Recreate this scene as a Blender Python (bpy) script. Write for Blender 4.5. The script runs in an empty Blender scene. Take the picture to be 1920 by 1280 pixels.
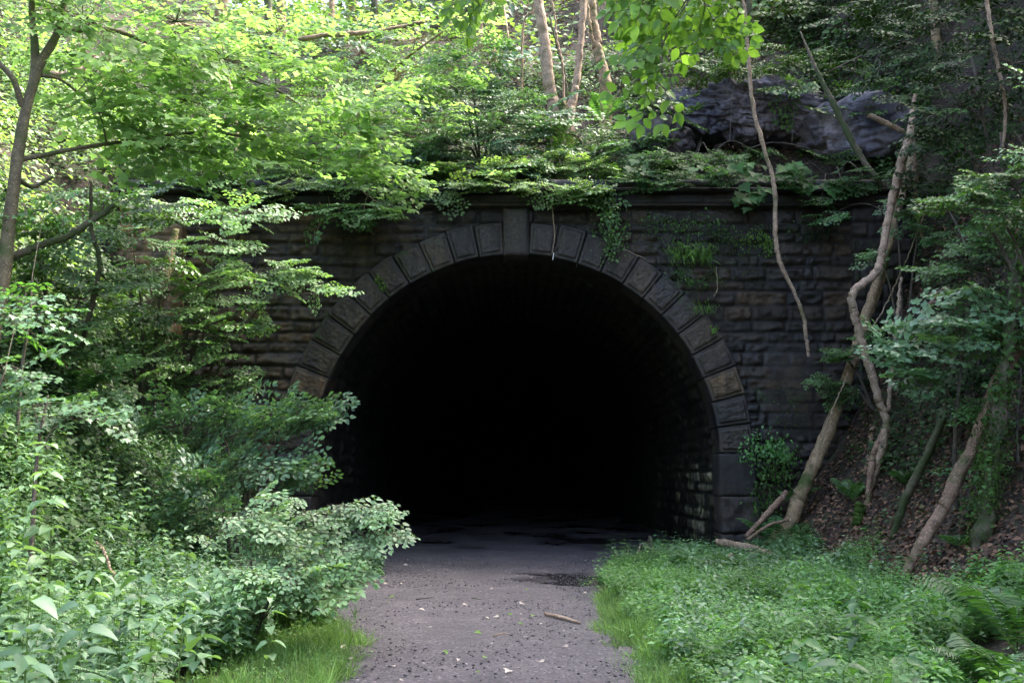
import bpy, math, random
import numpy as np
from mathutils import Vector, Matrix

# ------------------------------------------------------------------ camera, sky, sun, exposure
sc = bpy.context.scene
RX, RY = 1920.0, 1280.0
LENS = 35.0
F = LENS / 36.0 * RX
PITCH = math.radians(7.63)
CAM = np.array([-0.085, 0.0, 1.6])
cam_d = bpy.data.cameras.new('camera'); cam = bpy.data.objects.new('camera', cam_d)
sc.collection.objects.link(cam)
cam_d.lens = LENS; cam_d.sensor_width = 36.0; cam_d.clip_end = 600; cam_d.clip_start = 0.05
cam.location = CAM; cam.rotation_euler = (math.radians(90) + PITCH, 0, 0)
sc.camera = cam
SUN_EL, SUN_AZ = math.radians(52), math.radians(62)      # azimuth from +Y, clockwise
world = bpy.data.worlds.new('World'); sc.world = world; world.use_nodes = True
wn = world.node_tree; bg = wn.nodes['Background']
sky = wn.nodes.new('ShaderNodeTexSky'); sky.sky_type = 'NISHITA'; sky.sun_disc = False
sky.sun_elevation = SUN_EL; sky.sun_rotation = SUN_AZ
try: sky.dust_density = 5.0; sky.air_density = .8; sky.ozone_density = .6
except Exception: pass
wn.links.new(sky.outputs[0], bg.inputs[0]); bg.inputs[1].default_value = 0.15
sun_d = bpy.data.lights.new('sun', 'SUN'); sun = bpy.data.objects.new('sun', sun_d); sc.collection.objects.link(sun)
sun_d.energy = 1.5; sun_d.angle = math.radians(14); sun_d.color = (1.0, 0.95, 0.86)
sdir = Vector((math.sin(SUN_AZ) * math.cos(SUN_EL), math.cos(SUN_AZ) * math.cos(SUN_EL), math.sin(SUN_EL)))
sun.rotation_euler = sdir.to_track_quat('Z', 'Y').to_euler()
sc.view_settings.view_transform = 'Standard'; sc.view_settings.look = 'None'
sc.view_settings.exposure = 3.08; sc.view_settings.gamma = 1.0
sc.render.engine = 'CYCLES'
cy = sc.cycles
cy.max_bounces = 6; cy.diffuse_bounces = 3; cy.glossy_bounces = 2; cy.transmission_bounces = 4; cy.transparent_max_bounces = 4
cy.sample_clamp_indirect = 4.0; cy.use_denoising = True
try: cy.use_adaptive_sampling = True; cy.adaptive_threshold = 0.02
except Exception: pass

rng = np.random.default_rng(7)

# ------------------------------------------------------------------ small maths
def pt(px, py, Y):
    """point seen at photo pixel (px, py) standing on the vertical plane y = Y"""
    cx = (px - RX / 2) / F; cz = -(py - RY / 2) / F
    c, s = math.cos(PITCH), math.sin(PITCH)
    d = np.array([cx, c - cz * s, s + cz * c])
    t = (Y - CAM[1]) / d[1]
    return CAM + d * t
def nrm(a): return a / (np.linalg.norm(a, axis=-1, keepdims=True) + 1e-12)
def _h(ix, iy, iz, seed):
    n = (ix.astype(np.int64) * 374761393 + iy.astype(np.int64) * 668265263 + iz.astype(np.int64) * 2147483647 + seed * 974634777) & 0xFFFFFFFF
    n = ((n ^ (n >> 13)) * 1274126177) & 0xFFFFFFFF
    n = ((n ^ (n >> 16)) * 2246822519) & 0xFFFFFFFF
    return ((n ^ (n >> 15)) & 0xFFFFFF) / float(0xFFFFFF)
def vnoise(x, y, z=None, seed=0):
    x = np.asarray(x, float); y = np.asarray(y, float)
    z = np.zeros_like(x) if z is None else np.asarray(z, float)
    ix, iy, iz = np.floor(x), np.floor(y), np.floor(z)
    fx, fy, fz = x - ix, y - iy, z - iz
    fx, fy, fz = [f * f * (3 - 2 * f) for f in (fx, fy, fz)]
    r = 0
    for a in (0, 1):
        for b in (0, 1):
            for c in (0, 1):
                w = (fx if a else 1 - fx) * (fy if b else 1 - fy) * (fz if c else 1 - fz)
                r = r + w * _h(ix + a, iy + b, iz + c, seed)
    return r * 2 - 1
def fbm(x, y, z=None, seed=0, oct=4):
    r = 0; a = 1.0; s = 1.0; t = 0
    for i in range(oct):
        r = r + a * vnoise(np.asarray(x) * s, np.asarray(y) * s, None if z is None else np.asarray(z) * s, seed + i * 17)
        t += a; a *= .5; s *= 2.03
    return r / t
def sst(e0, e1, x):
    t = np.clip((x - e0) / (e1 - e0), 0, 1); return t * t * (3 - 2 * t)

# ------------------------------------------------------------------ objects
def link(o): sc.collection.objects.link(o); return o
def tag(o, label=None, cat=None, group=None, kind=None):
    for k, v in (('label', label), ('category', cat), ('group', group), ('kind', kind)):
        if v: o[k] = v
    return o
def empty(name, loc, label, cat, group=None):
    o = bpy.data.objects.new(name, None); o.empty_display_size = .2
    o.location = loc; link(o); return tag(o, label, cat, group)
def build(name, V, Fc, mat, parent=None, rnd=None, smooth=False, attrs=None):
    """V (n,3) world coordinates, Fc (m,3) or (m,4) or list of such arrays"""
    V = np.asarray(V, np.float32)
    off = np.zeros(3)
    if parent is not None:
        p = parent
        while p is not None: off = off + np.array(p.location); p = p.parent
    V = V - off.astype(np.float32)
    Fs = Fc if isinstance(Fc, list) else [Fc]
    Fs = [np.asarray(f, np.int32) for f in Fs if len(f)]
    me = bpy.data.meshes.new(name)
    me.vertices.add(len(V)); me.vertices.foreach_set('co', V.ravel())
    nl = sum(f.size for f in Fs); nf = sum(len(f) for f in Fs)
    me.loops.add(nl); me.polygons.add(nf)
    me.loops.foreach_set('vertex_index', np.concatenate([f.ravel() for f in Fs]))
    tot = np.concatenate([np.full(len(f), f.shape[1], np.int32) for f in Fs])
    st = np.concatenate([[0], np.cumsum(tot)[:-1]]).astype(np.int32)
    me.polygons.foreach_set('loop_start', st)
    try: me.polygons.foreach_set('loop_total', tot)
    except Exception: pass
    if smooth: me.polygons.foreach_set('use_smooth', np.ones(nf, bool))
    me.update(calc_edges=True)
    at = dict(attrs or {})
    if rnd is not None: at['rnd'] = rnd
    for k, a in at.items():
        A = me.attributes.new(k, 'FLOAT', 'POINT'); A.data.foreach_set('value', np.asarray(a, np.float32))
    me.materials.append(mat)
    o = bpy.data.objects.new(name, me); link(o)
    if parent is not None: o.parent = parent
    return o

# ------------------------------------------------------------------ materials
def new_mat(name):
    m = bpy.data.materials.new(name); m.use_nodes = True
    return m, m.node_tree.nodes, m.node_tree.links, m.node_tree.nodes['Principled BSDF']
def N(ns, t, **kw):
    n = ns.new(t)
    for k, v in kw.items(): setattr(n, k, v)
    return n
def ramp(ns, stops):
    r = ns.new('ShaderNodeValToRGB'); el = r.color_ramp.elements
    while len(el) < len(stops): el.new(.5)
    for e, (p, c) in zip(el, stops):
        e.position = p; e.color = (c[0], c[1], c[2], 1) if hasattr(c, '__len__') else (c, c, c, 1)
    return r
def mixc(ns, ls, f, a, b, mode='MIX'):
    m = ns.new('ShaderNodeMix'); m.data_type = 'RGBA'; m.blend_type = mode
    for sock, v in ((m.inputs[0], f), (m.inputs[6], a), (m.inputs[7], b)):
        if isinstance(v, (int, float)): sock.default_value = v
        elif isinstance(v, tuple): sock.default_value = (*v, 1)
        else: ls.new(v, sock)
    return m.outputs[2]
def noise(ns, ls, scale, detail=4, rough=.55, vec=None):
    n = ns.new('ShaderNodeTexNoise'); n.inputs['Scale'].default_value = scale
    n.inputs['Detail'].default_value = detail; n.inputs['Roughness'].default_value = rough
    if vec is not None: ls.new(vec, n.inputs['Vector'])
    return n
def objvec(ns): return ns.new('ShaderNodeTexCoord').outputs['Object']
def leaf_mat(name, dark, light, trans=.35, rough=.42, spec=.5, tcol=None):
    m, ns, ls, p = new_mat(name)
    a = N(ns, 'ShaderNodeAttribute', attribute_name='rnd')
    r = ramp(ns, [(0, dark), (.55, tuple((d + l) / 2 for d, l in zip(dark, light))), (.9, light), (1, tuple(min(1, l * 1.35) for l in light))])
    ls.new(a.outputs['Fac'], r.inputs[0])
    nz = noise(ns, ls, 1.3, 3, .6, objvec(ns))
    v = ramp(ns, [(.3, .55), (.7, 1.3)]); ls.new(nz.outputs[0], v.inputs[0])
    col = mixc(ns, ls, 1.0, r.outputs[0], v.outputs[0], 'MULTIPLY')
    ls.new(col, p.inputs['Base Color']); p.inputs['Roughness'].default_value = rough
    p.inputs['Specular IOR Level'].default_value = spec
    t = ns.new('ShaderNodeBsdfTranslucent')
    tc = mixc(ns, ls, 1.0, col, tcol or (1.5, 1.7, .55), 'MULTIPLY'); ls.new(tc, t.inputs[0])
    mx = ns.new('ShaderNodeMixShader'); mx.inputs[0].default_value = trans
    ls.new(p.outputs[0], mx.inputs[1]); ls.new(t.outputs[0], mx.inputs[2])
    ls.new(mx.outputs[0], ns['Material Output'].inputs[0])
    return m
def bark_mat(name, a, b, moss=0.0, mosscol=(.05, .075, .012)):
    m, ns, ls, p = new_mat(name)
    co = objvec(ns)
    n1 = noise(ns, ls, 6, 6, .65, co); n2 = noise(ns, ls, 1.6, 4, .6, co); n3 = noise(ns, ls, 38, 3, .6, co)
    r = ramp(ns, [(.3, a), (.68, b)]); ls.new(n1.outputs[0], r.inputs[0])
    spot = ramp(ns, [(.57, 0.0), (.64, .85)]); ls.new(n3.outputs[0], spot.inputs[0])
    c = mixc(ns, ls, spot.outputs[0], r.outputs[0], tuple(min(1, x * 1.7) for x in b))
    mr = ramp(ns, [(.62 - moss * .5, 0.0), (.75 - moss * .5, 1.0)]); ls.new(n2.outputs[0], mr.inputs[0])
    c = mixc(ns, ls, mr.outputs[0], c, mosscol)
    ls.new(c, p.inputs['Base Color']); p.inputs['Roughness'].default_value = .8
    bp = ns.new('ShaderNodeBump'); bp.inputs['Strength'].default_value = .9; bp.inputs['Distance'].default_value = .03
    ls.new(mixc(ns, ls, .5, n1.outputs[0], n3.outputs[0]), bp.inputs['Height']); ls.new(bp.outputs[0], p.inputs['Normal'])
    return m
def stone_mat(name, ramp_stops, moss=.2, wet=.5, attr='blk', white=.0, scale=1.0, crag=0):
    m, ns, ls, p = new_mat(name)
    co = objvec(ns)
    a = N(ns, 'ShaderNodeAttribute', attribute_name=attr)
    r = ramp(ns, ramp_stops); ls.new(a.outputs['Fac'], r.inputs[0])
    n1 = noise(ns, ls, 9 * scale, 8, .7, co); n2 = noise(ns, ls, .55, 5, .62, co); n4 = noise(ns, ls, 60, 4, .7, co)
    v = ramp(ns, [(.28, .45), (.5, .95), (.72, 1.6)]); ls.new(n1.outputs[0], v.inputs[0])
    c = mixc(ns, ls, 1.0, r.outputs[0], v.outputs[0], 'MULTIPLY')
    big = ramp(ns, [(.35, (.45, .45, .5)), (.65, (1.6, 1.38, 1.1))]); ls.new(n2.outputs[0], big.inputs[0])
    c = mixc(ns, ls, 1.0, c, big.outputs[0], 'MULTIPLY')
    # vertical wet streaks
    mp = ns.new('ShaderNodeMapping'); mp.inputs['Scale'].default_value = (3.0, 3.0, .25); ls.new(co, mp.inputs[0])
    n5 = noise(ns, ls, 1.4, 4, .6, mp.outputs[0])
    sr = ramp(ns, [(.45, 1.0), (.66, .45)]); ls.new(n5.outputs[0], sr.inputs[0])
    c = mixc(ns, ls, 1.0, c, sr.outputs[0], 'MULTIPLY')
    n3 = noise(ns, ls, 1.7, 6, .7, co)
    mr = ramp(ns, [(.66 - moss * .35, 0.0), (.76 - moss * .35, 1.0)]); ls.new(n3.outputs[0], mr.inputs[0])
    c = mixc(ns, ls, mr.outputs[0], c, (.032, .045, .012))
    if white:
        n6 = noise(ns, ls, 5.5, 8, .8, co)
        wr = ramp(ns, [(.70 - white * .1, 0.0), (.74 - white * .1, .75)]); ls.new(n6.outputs[0], wr.inputs[0])
        c = mixc(ns, ls, wr.outputs[0], c, (.34, .35, .33))
    ls.new(c, p.inputs['Base Color'])
    rr = ramp(ns, [(.4, .75 - wet * .35), (.65, .85)]); ls.new(n2.outputs[0], rr.inputs[0]); ls.new(rr.outputs[0], p.inputs['Roughness'])
    bp = ns.new('ShaderNodeBump'); bp.inputs['Strength'].default_value = .7; bp.inputs['Distance'].default_value = .02
    h = mixc(ns, ls, .4, n1.outputs[0], n4.outputs[0])
    if crag:
        mv = ns.new('ShaderNodeMapping'); mv.inputs['Scale'].default_value = (.9, .9, 3.6); mv.inputs['Rotation'].default_value = (.2, .25, 0); ls.new(co, mv.inputs[0])
        dn = noise(ns, ls, 2.5, 4, .6, mv.outputs[0]); wv = mixc(ns, ls, .45, mv.outputs[0], dn.outputs['Color'])
        vo = ns.new('ShaderNodeTexVoronoi'); vo.feature = 'DISTANCE_TO_EDGE'; vo.inputs['Scale'].default_value = 1.6; ls.new(wv, vo.inputs['Vector'])
        ck = ramp(ns, [(0, .45), (.035, 1.0)]); ls.new(vo.outputs['Distance'], ck.inputs[0])
        c = mixc(ns, ls, 1.0, c, ck.outputs[0], 'MULTIPLY'); h = mixc(ns, ls, .6, h, ck.outputs[0]); bp.inputs['Distance'].default_value = .07; ls.new(c, p.inputs['Base Color'])
    ls.new(h, bp.inputs['Height']); ls.new(bp.outputs[0], p.inputs['Normal'])
    return m

M = {}
M['maple'] = leaf_mat('leaf_yellow_green', (.14, .26, .08), (.28, .44, .16), .6, .5, .3, (1.35, 1.4, .8))
M['elm'] = leaf_mat('leaf_mid_green', (.055, .125, .035), (.13, .24, .07), .32, .45, .5)
M['elm_blue'] = leaf_mat('leaf_cool_green', (.055, .125, .065), (.13, .235, .125), .25, .44, .55)
M['pale'] = leaf_mat('leaf_pale_green', (.16, .29, .13), (.30, .45, .23), .3, .44, .5)
M['nettle'] = leaf_mat('leaf_nettle', (.10, .20, .095), (.19, .32, .165), .3, .4, .55)
M['herb'] = leaf_mat('leaf_herb', (.08, .20, .06), (.16, .34, .11), .35, .42, .5)
M['cover'] = leaf_mat('leaf_cover', (.09, .21, .065), (.20, .37, .13), .38, .5, .35)
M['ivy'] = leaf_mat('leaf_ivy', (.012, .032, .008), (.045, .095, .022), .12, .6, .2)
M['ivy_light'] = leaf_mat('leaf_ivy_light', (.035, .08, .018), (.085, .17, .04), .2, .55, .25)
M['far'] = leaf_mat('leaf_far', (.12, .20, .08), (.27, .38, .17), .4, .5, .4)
M['fern'] = leaf_mat('leaf_fern', (.045, .12, .04), (.10, .23, .07), .35, .45, .5)
M['hazel'] = leaf_mat('leaf_hazel', (.11, .23, .04), (.21, .38, .07), .5, .45, .4, (1.3, 1.35, .6))
M['seedling'] = leaf_mat('leaf_seedling', (.03, .085, .025), (.07, .16, .045), .4, .6, .25)
M['grass'] = leaf_mat('grass_blade', (.13, .24, .06), (.29, .44, .15), .4, .55, .3, (1.1, 1.3, .7))
M['litter'] = leaf_mat('leaf_litter', (.05, .026, .016), (.24, .135, .08), .05, .7, .3, (1, .8, .6))
M['dry'] = leaf_mat('leaf_dry', (.35, .30, .24), (.62, .55, .46), .1, .6, .4, (1, .9, .7))
M['moss'] = leaf_mat('moss_tuft', (.03, .055, .010), (.085, .14, .025), .2, .8, .2)
M['twig'] = bark_mat('twig_bark', (.05, .04, .03), (.12, .095, .07), .1)
M['bark'] = bark_mat('bark_brown', (.13, .085, .045), (.36, .25, .145), .22)
M['bark_pale'] = bark_mat('bark_pale', (.17, .115, .075), (.40, .28, .19), .12)
M['bark_olive'] = bark_mat('bark_olive', (.06, .05, .03), (.15, .12, .07), .2)
M['bark_dark'] = bark_mat('bark_dark', (.035, .03, .022), (.09, .075, .055), .3)
M['bark_moss'] = bark_mat('bark_mossy', (.06, .045, .03), (.13, .10, .065), .42, (.04, .055, .012))
M['bark_red'] = bark_mat('bark_reddish', (.12, .07, .045), (.33, .21, .14), .2)
M['stem'] = leaf_mat('green_stem', (.10, .16, .04), (.16, .24, .07), .1, .5, .4)
STONE = [(0, (.006, .005, .004)), (.22, (.021, .017, .014)), (.6, (.044, .031, .020)), (1, (.10, .068, .042))]
M['wall'] = stone_mat('soot_stone', STONE, .2, .6)
M['wall_dark'] = stone_mat('soot_stone_dark', [(0, (.010, .009, .009)), (.6, (.022, .019, .018)), (1, (.036, .029, .022))], .3, .7)
M['vouss'] = stone_mat('voussoir_stone', [(0, (.01, .009, .009)), (.16, (.038, .033, .032)), (.5, (.062, .048, .036)), (1, (.15, .10, .048))], .2, .6, white=.4, scale=1.5)
M['warm'] = stone_mat('warm_sandstone', [(0, (.10, .07, .045)), (1, (.24, .15, .08))], .25, .3)
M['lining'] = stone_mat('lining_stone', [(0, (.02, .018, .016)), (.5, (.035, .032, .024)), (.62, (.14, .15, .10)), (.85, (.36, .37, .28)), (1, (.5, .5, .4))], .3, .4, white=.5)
M['rock'] = stone_mat('shale_rock', [(0, (.075, .07, .095)), (.5, (.15, .142, .19)), (1, (.27, .26, .32))], .25, 1.0, white=.45, scale=.8, crag=1)

def ground_mat():
    m, ns, ls, p = new_mat('woodland_soil'); co = objvec(ns)
    vo = ns.new('ShaderNodeTexVoronoi'); vo.inputs['Scale'].default_value = 16; ls.new(co, vo.inputs['Vector'])
    n1 = noise(ns, ls, 3, 8, .7, co); n2 = noise(ns, ls, .45, 4, .6, co); n3 = noise(ns, ls, 22, 5, .7, co)
    sp = ns.new('ShaderNodeSeparateColor'); ls.new(vo.outputs['Color'], sp.inputs[0])
    r = ramp(ns, [(0, (.012, .008, .006)), (.5, (.032, .020, .014)), (.85, (.07, .042, .028)), (1, (.12, .08, .055))]); ls.new(sp.outputs[0], r.inputs[0])
    r2 = ramp(ns, [(.3, (.016, .011, .008)), (.7, (.045, .03, .02))]); ls.new(n3.outputs[0], r2.inputs[0])
    c = mixc(ns, ls, .5, r.outputs[0], r2.outputs[0])
    mr = ramp(ns, [(.5, 0.0), (.62, 1.0)]); ls.new(n1.outputs[0], mr.inputs[0])
    c = mixc(ns, ls, mr.outputs[0], c, (.028, .04, .010))
    ls.new(c, p.inputs['Base Color']); p.inputs['Roughness'].default_value = .85
    bp = ns.new('ShaderNodeBump'); bp.inputs['Strength'].default_value = .8; bp.inputs['Distance'].default_value = .04
    ls.new(mixc(ns, ls, .5, vo.outputs['Distance'], n3.outputs[0]), bp.inputs['Height']); ls.new(bp.outputs[0], p.inputs['Normal'])
    return m
def path_mat():
    m, ns, ls, p = new_mat('cinder_gravel'); co = objvec(ns)
    vo = ns.new('ShaderNodeTexVoronoi'); vo.inputs['Scale'].default_value = 46; ls.new(co, vo.inputs['Vector'])
    sp = ns.new('ShaderNodeSeparateColor'); ls.new(vo.outputs['Color'], sp.inputs[0])
    n1 = noise(ns, ls, 1.1, 6, .65, co); n2 = noise(ns, ls, 30, 6, .7, co); n3 = noise(ns, ls, .8, 3, .5, co)
    r = ramp(ns, [(0, (.052, .047, .051)), (.6, (.078, .069, .075)), (.93, (.112, .10, .106)), (1, (.22, .195, .20))]); ls.new(sp.outputs[0], r.inputs[0])
    r2 = ramp(ns, [(.3, .55), (.7, 1.35)]); ls.new(n2.outputs[0], r2.inputs[0])
    c = mixc(ns, ls, 1.0, r.outputs[0], r2.outputs[0], 'MULTIPLY')
    r3 = ramp(ns, [(.35, (.7, .68, .7)), (.6, (1.05, 1.0, 1.02)), (.75, (1.5, 1.34, 1.3))]); ls.new(n1.outputs[0], r3.inputs[0])
    c = mixc(ns, ls, 1.0, c, r3.outputs[0], 'MULTIPLY')
    # the damp, muddy patch at the mouth of the tunnel
    a = N(ns, 'ShaderNodeAttribute', attribute_name='wet')
    c = mixc(ns, ls, a.outputs['Fac'], c, (.022, .018, .020))
    ls.new(c, p.inputs['Base Color'])
    rr = ns.new('ShaderNodeMapRange'); rr.inputs['To Min'].default_value = .8; rr.inputs['To Max'].default_value = .12
    ls.new(a.outputs['Fac'], rr.inputs[0]); ls.new(rr.outputs[0], p.inputs['Roughness'])
    bp = ns.new('ShaderNodeBump'); bp.inputs['Strength'].default_value = .5; bp.inputs['Distance'].default_value = .012
    ls.new(mixc(ns, ls, .5, vo.outputs['Distance'], n2.outputs[0]), bp.inputs['Height']); ls.new(bp.outputs[0], p.inputs['Normal'])
    return m
M['ground'] = ground_mat(); M['path'] = path_mat()
def pebble_mat():
    m, ns, ls, p = new_mat('pebble'); a = N(ns, 'ShaderNodeAttribute', attribute_name='rnd')
    r = ramp(ns, [(0, (.06, .054, .056)), (.5, (.09, .077, .08)), (.7, (.115, .105, .11)), (.97, (.24, .2, .21)), (1, (.5, .47, .44))]); ls.new(a.outputs['Fac'], r.inputs[0])
    ls.new(r.outputs[0], p.inputs['Base Color']); p.inputs['Roughness'].default_value = .75; return m
M['pebble'] = pebble_mat()

# ------------------------------------------------------------------ terrain
YW = 20.0          # the plane of the portal face
def path_c(y): return -0.25 - 0.30 * sst(7, 13, y) + .25 * sst(15, 20, y)
def path_hw(y): return 1.12 + 0.5 * sst(7.0, 13.5, y) + 1.2 * sst(15, 20, y)
def ground(x, y, detail=True):
    x = np.asarray(x, float); y = np.asarray(y, float)
    n = fbm(x * .45, y * .45, seed=3) if detail else 0
    xr = 4.3 + .35 * vnoise(y * .25, 0 * y, seed=9) - .35 * sst(13, 7, y)
    d = np.maximum(0, x - xr)
    zr = np.where(d < 2.7, .30 * d + .28 * d * d * np.where(d < 2.7, 1, 0), 0)
    zr = np.where(d >= 2.7, .30 * 2.7 + .28 * 7.29 + (d - 2.7) * 2.1, zr)
    zr = np.where(zr > 10.5, 10.5 + (zr - 10.5) * .3, zr)
    dl = np.maximum(0, -x - 3.0)
    zl = .10 * dl + .20 * np.minimum(dl, 3.5) ** 2 + np.maximum(0, dl - 3.5) * 1.3
    zl = np.where(zl > 8.5, 8.5 + (zl - 8.5) * .35, zl)
    z = zr + zl + n * (.05 + .35 * sst(.5, 3, np.maximum(d, dl)))
    ax = np.abs(x)
    y0 = 20.45 - np.clip((ax - 8.2) * 1.3, 0, 6)
    sl = np.where(x < -4, .78 - .16 * sst(-4, -14, x), .86)
    h = 7.42 + np.maximum(0, y - y0) * sl
    crest = np.where(x < -4, 20.5 - 5.5 * sst(-4, -20, x), 23)
    h = np.where(h > crest, crest + (h - crest) * .15, h) + (n * .8 + (fbm(x * .18, y * .18, seed=5) if detail else 0) * 1.2) * sst(0, 2, y - y0)
    h = h + np.maximum(0, x - 5.5) * .5 * sst(0, 3, y - y0)
    hill = y > y0
    z = np.where(hill, np.maximum(h, z * sst(8, 10, ax)), z)
    # flat bed under the path
    pw = np.abs(x - path_c(y)) - path_hw(y)
    z = np.where(~hill, z * sst(-.1, .9, pw) - .05 * sst(.25, -.15, pw) + .02, z)
    return z
def axis(segs):
    out = []
    for a, b, s in segs: out += list(np.arange(a, b, s))
    return np.array(sorted(set(np.round(out, 4))))
gx = axis([(-60, -14, 1.5), (-14, 14, .125), (14, 60.1, 1.5)])
gy = axis([(-30, 4, 1.0), (4, 19.9, .125), (19.9, 20.02, .06), (20.5, 30, .14), (30, 90.1, 1.0)])
X, Y = np.meshgrid(gx, gy); Z = ground(X, Y)
nx, ny = len(gx), len(gy)
idx = np.arange(nx * ny).reshape(ny, nx)
q = np.stack([idx[:-1, :-1], idx[:-1, 1:], idx[1:, 1:], idx[1:, :-1]], -1).reshape(-1, 4)
qc = np.stack([X.ravel()[q].mean(1), Y.ravel()[q].mean(1), np.ptp(Y.ravel()[q], axis=1)], -1)
yj0 = gy[gy < 20.2].max()
keep = ~((np.abs(qc[:, 0]) < 7.9) & (qc[:, 1] > yj0) & (qc[:, 1] < 20.5))
g = build('ground', np.stack([X.ravel(), Y.ravel(), Z.ravel()], -1), q[keep], M['ground'], smooth=True)
tag(g, kind='structure')

# path sheet, running on into the tunnel
py_ = axis([(-30, 5, .5), (5, 22, .07), (22, 40, .3), (40, 92.1, 2)])
u = np.linspace(-1, 1, 61)
PYY, UU = np.meshgrid(py_, u, indexing='ij')
wob = .10 * fbm(PYY * 1.3, UU * 0 + np.sign(UU) * 5, seed=21)
hw = (path_hw(PYY) + .28) * np.where(np.abs(UU) > .9, 1 + wob / 2, 1)
inside = sst(19.6, 20.3, PYY)
hw = hw * (1 - inside) + 4.25 * inside
PX = path_c(PYY) * (1 - inside) + UU * hw
PZ = .035 * (1 - UU ** 2) - .06 * sst(.86, 1, np.abs(UU)) * (1 - inside) + .022 * fbm(PX * 1.2, PYY * 1.2, seed=31) + .008 * fbm(PX * 9, PYY * 9, seed=32)
wetc = pt(1050, 1075, 15.3)
wet = sst(1.0, .35, np.sqrt(((PX - 1.0) / 1.3) ** 2 + ((PYY - 15.7) / 1.2) ** 2) + .55 * fbm(PX * 2.2, PYY * 2.2, seed=40))
wet = np.maximum(wet, .8 * sst(20.5, 23, PYY) * sst(-.1, .3, fbm(PX, PYY, seed=44)))
PZ = PZ - .02 * wet
ii = np.arange(PYY.size).reshape(PYY.shape)
q = np.stack([ii[:-1, :-1], ii[1:, :-1], ii[1:, 1:], ii[:-1, 1:]], -1).reshape(-1, 4)[:, ::-1]
pth = build('path', np.stack([PX.ravel(), PYY.ravel(), PZ.ravel()], -1), q, M['path'], smooth=True, attrs={'wet': wet.ravel()})
tag(pth, kind='structure')

# ------------------------------------------------------------------ masonry
def courses(z0, z1, hmin, hmax, r):
    zs = [z0]
    while zs[-1] < z1: zs.append(zs[-1] + r.uniform(hmin, hmax))
    return np.array(zs)
class Bond:
    """random coursed rock-faced masonry: relief and a number per block"""
    def __init__(s, u0, u1, z0, z1, hmin, hmax, lmin, lmax, seed):
        s.r = random.Random(seed); s.zs = courses(z0, z1, hmin, hmax, s.r); s.rows = []
        for _ in s.zs:
            xs = [u0 - s.r.uniform(0, lmax)]
            while xs[-1] < u1: xs.append(xs[-1] + s.r.uniform(lmin, lmax))
            s.rows.append((np.array(xs), np.array([s.r.random() for _ in xs]), np.array([s.r.random() for _ in xs])))
        s.seed = seed
    def __call__(s, u, z, relief=1.0, noise_amp=1.0):
        u = u + .012 * vnoise(u * 5, z * 5, seed=s.seed); z = z + .012 * vnoise(u * 4, z * 6, seed=s.seed + 3)
        ri = np.clip(np.searchsorted(s.zs, z) - 1, 0, len(s.zs) - 2)
        dz = np.minimum(z - s.zs[ri], s.zs[ri + 1] - z)
        du = np.zeros_like(u); blk = np.zeros_like(u); off = np.zeros_like(u)
        for k in range(len(s.zs) - 1):
            mk = ri == k
            if not mk.any(): continue
            xs, rb, ro = s.rows[k]
            bi = np.clip(np.searchsorted(xs, u[mk]) - 1, 0, len(xs) - 2)
            du[mk] = np.minimum(u[mk] - xs[bi], xs[bi + 1] - u[mk]); blk[mk] = rb[bi]; off[mk] = ro[bi]
        e = np.minimum(dz, du)
        pil = sst(0, .055, e)
        nz = fbm(u * 5 + off * 50, z * 7, seed=s.seed + 7) * .045 + fbm(u * 16, z * 18, seed=s.seed + 8) * .018
        h = pil * (.035 + .05 * off + nz * noise_amp) * relief
        return h, blk, pil
RIN, ROUT, ZC = 4.03, 4.74, 2.03
portal = empty('tunnel_portal', (0, YW, 0), 'blackened stone railway tunnel portal with a wide horseshoe arch', 'tunnel')
# face of the wall
xs = np.arange(-8.0, 8.01, .034); zs = np.arange(-.3, 7.06, .034)
WX, WZ = np.meshgrid(xs, zs)
bd = Bond(-9, 9, -.35, 7.3, .19, .33, .35, 1.15, 5)
H, BLK, PIL = bd(WX, WZ, 1.15, 1.7)
# render coat low on the right where blocks are smoother
smooth_r = sst(4.9, 5.1, WX) * sst(6.2, 6.0, WX) * sst(2.2, 2.4, WZ) * sst(4.3, 4.1, WZ)
H = H * (1 - .75 * smooth_r) + .02 * smooth_r
rad = np.sqrt(WX ** 2 + np.maximum(0, WZ - ZC) ** 2); rad = np.where(WZ < ZC, np.abs(WX), rad)
warmth = .06 + .48 * sst(-1.8, -5.0, WX) + .25 * fbm(WX * .4, WZ * .4, seed=77)
blk = np.clip(BLK * .55 + warmth + .05, 0, 1) * (.35 + .65 * PIL)
idx = np.arange(WX.size).reshape(WX.shape)
q = np.stack([idx[:-1, :-1], idx[:-1, 1:], idx[1:, 1:], idx[1:, :-1]], -1).reshape(-1, 4)
rq = rad.ravel()[q].mean(1)
build('wall_face', np.stack([WX.ravel(), (YW - H).ravel(), WZ.ravel()], -1), q[rq > RIN + .12], M['wall'], portal, smooth=True, attrs={'blk': blk.ravel()})

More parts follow.
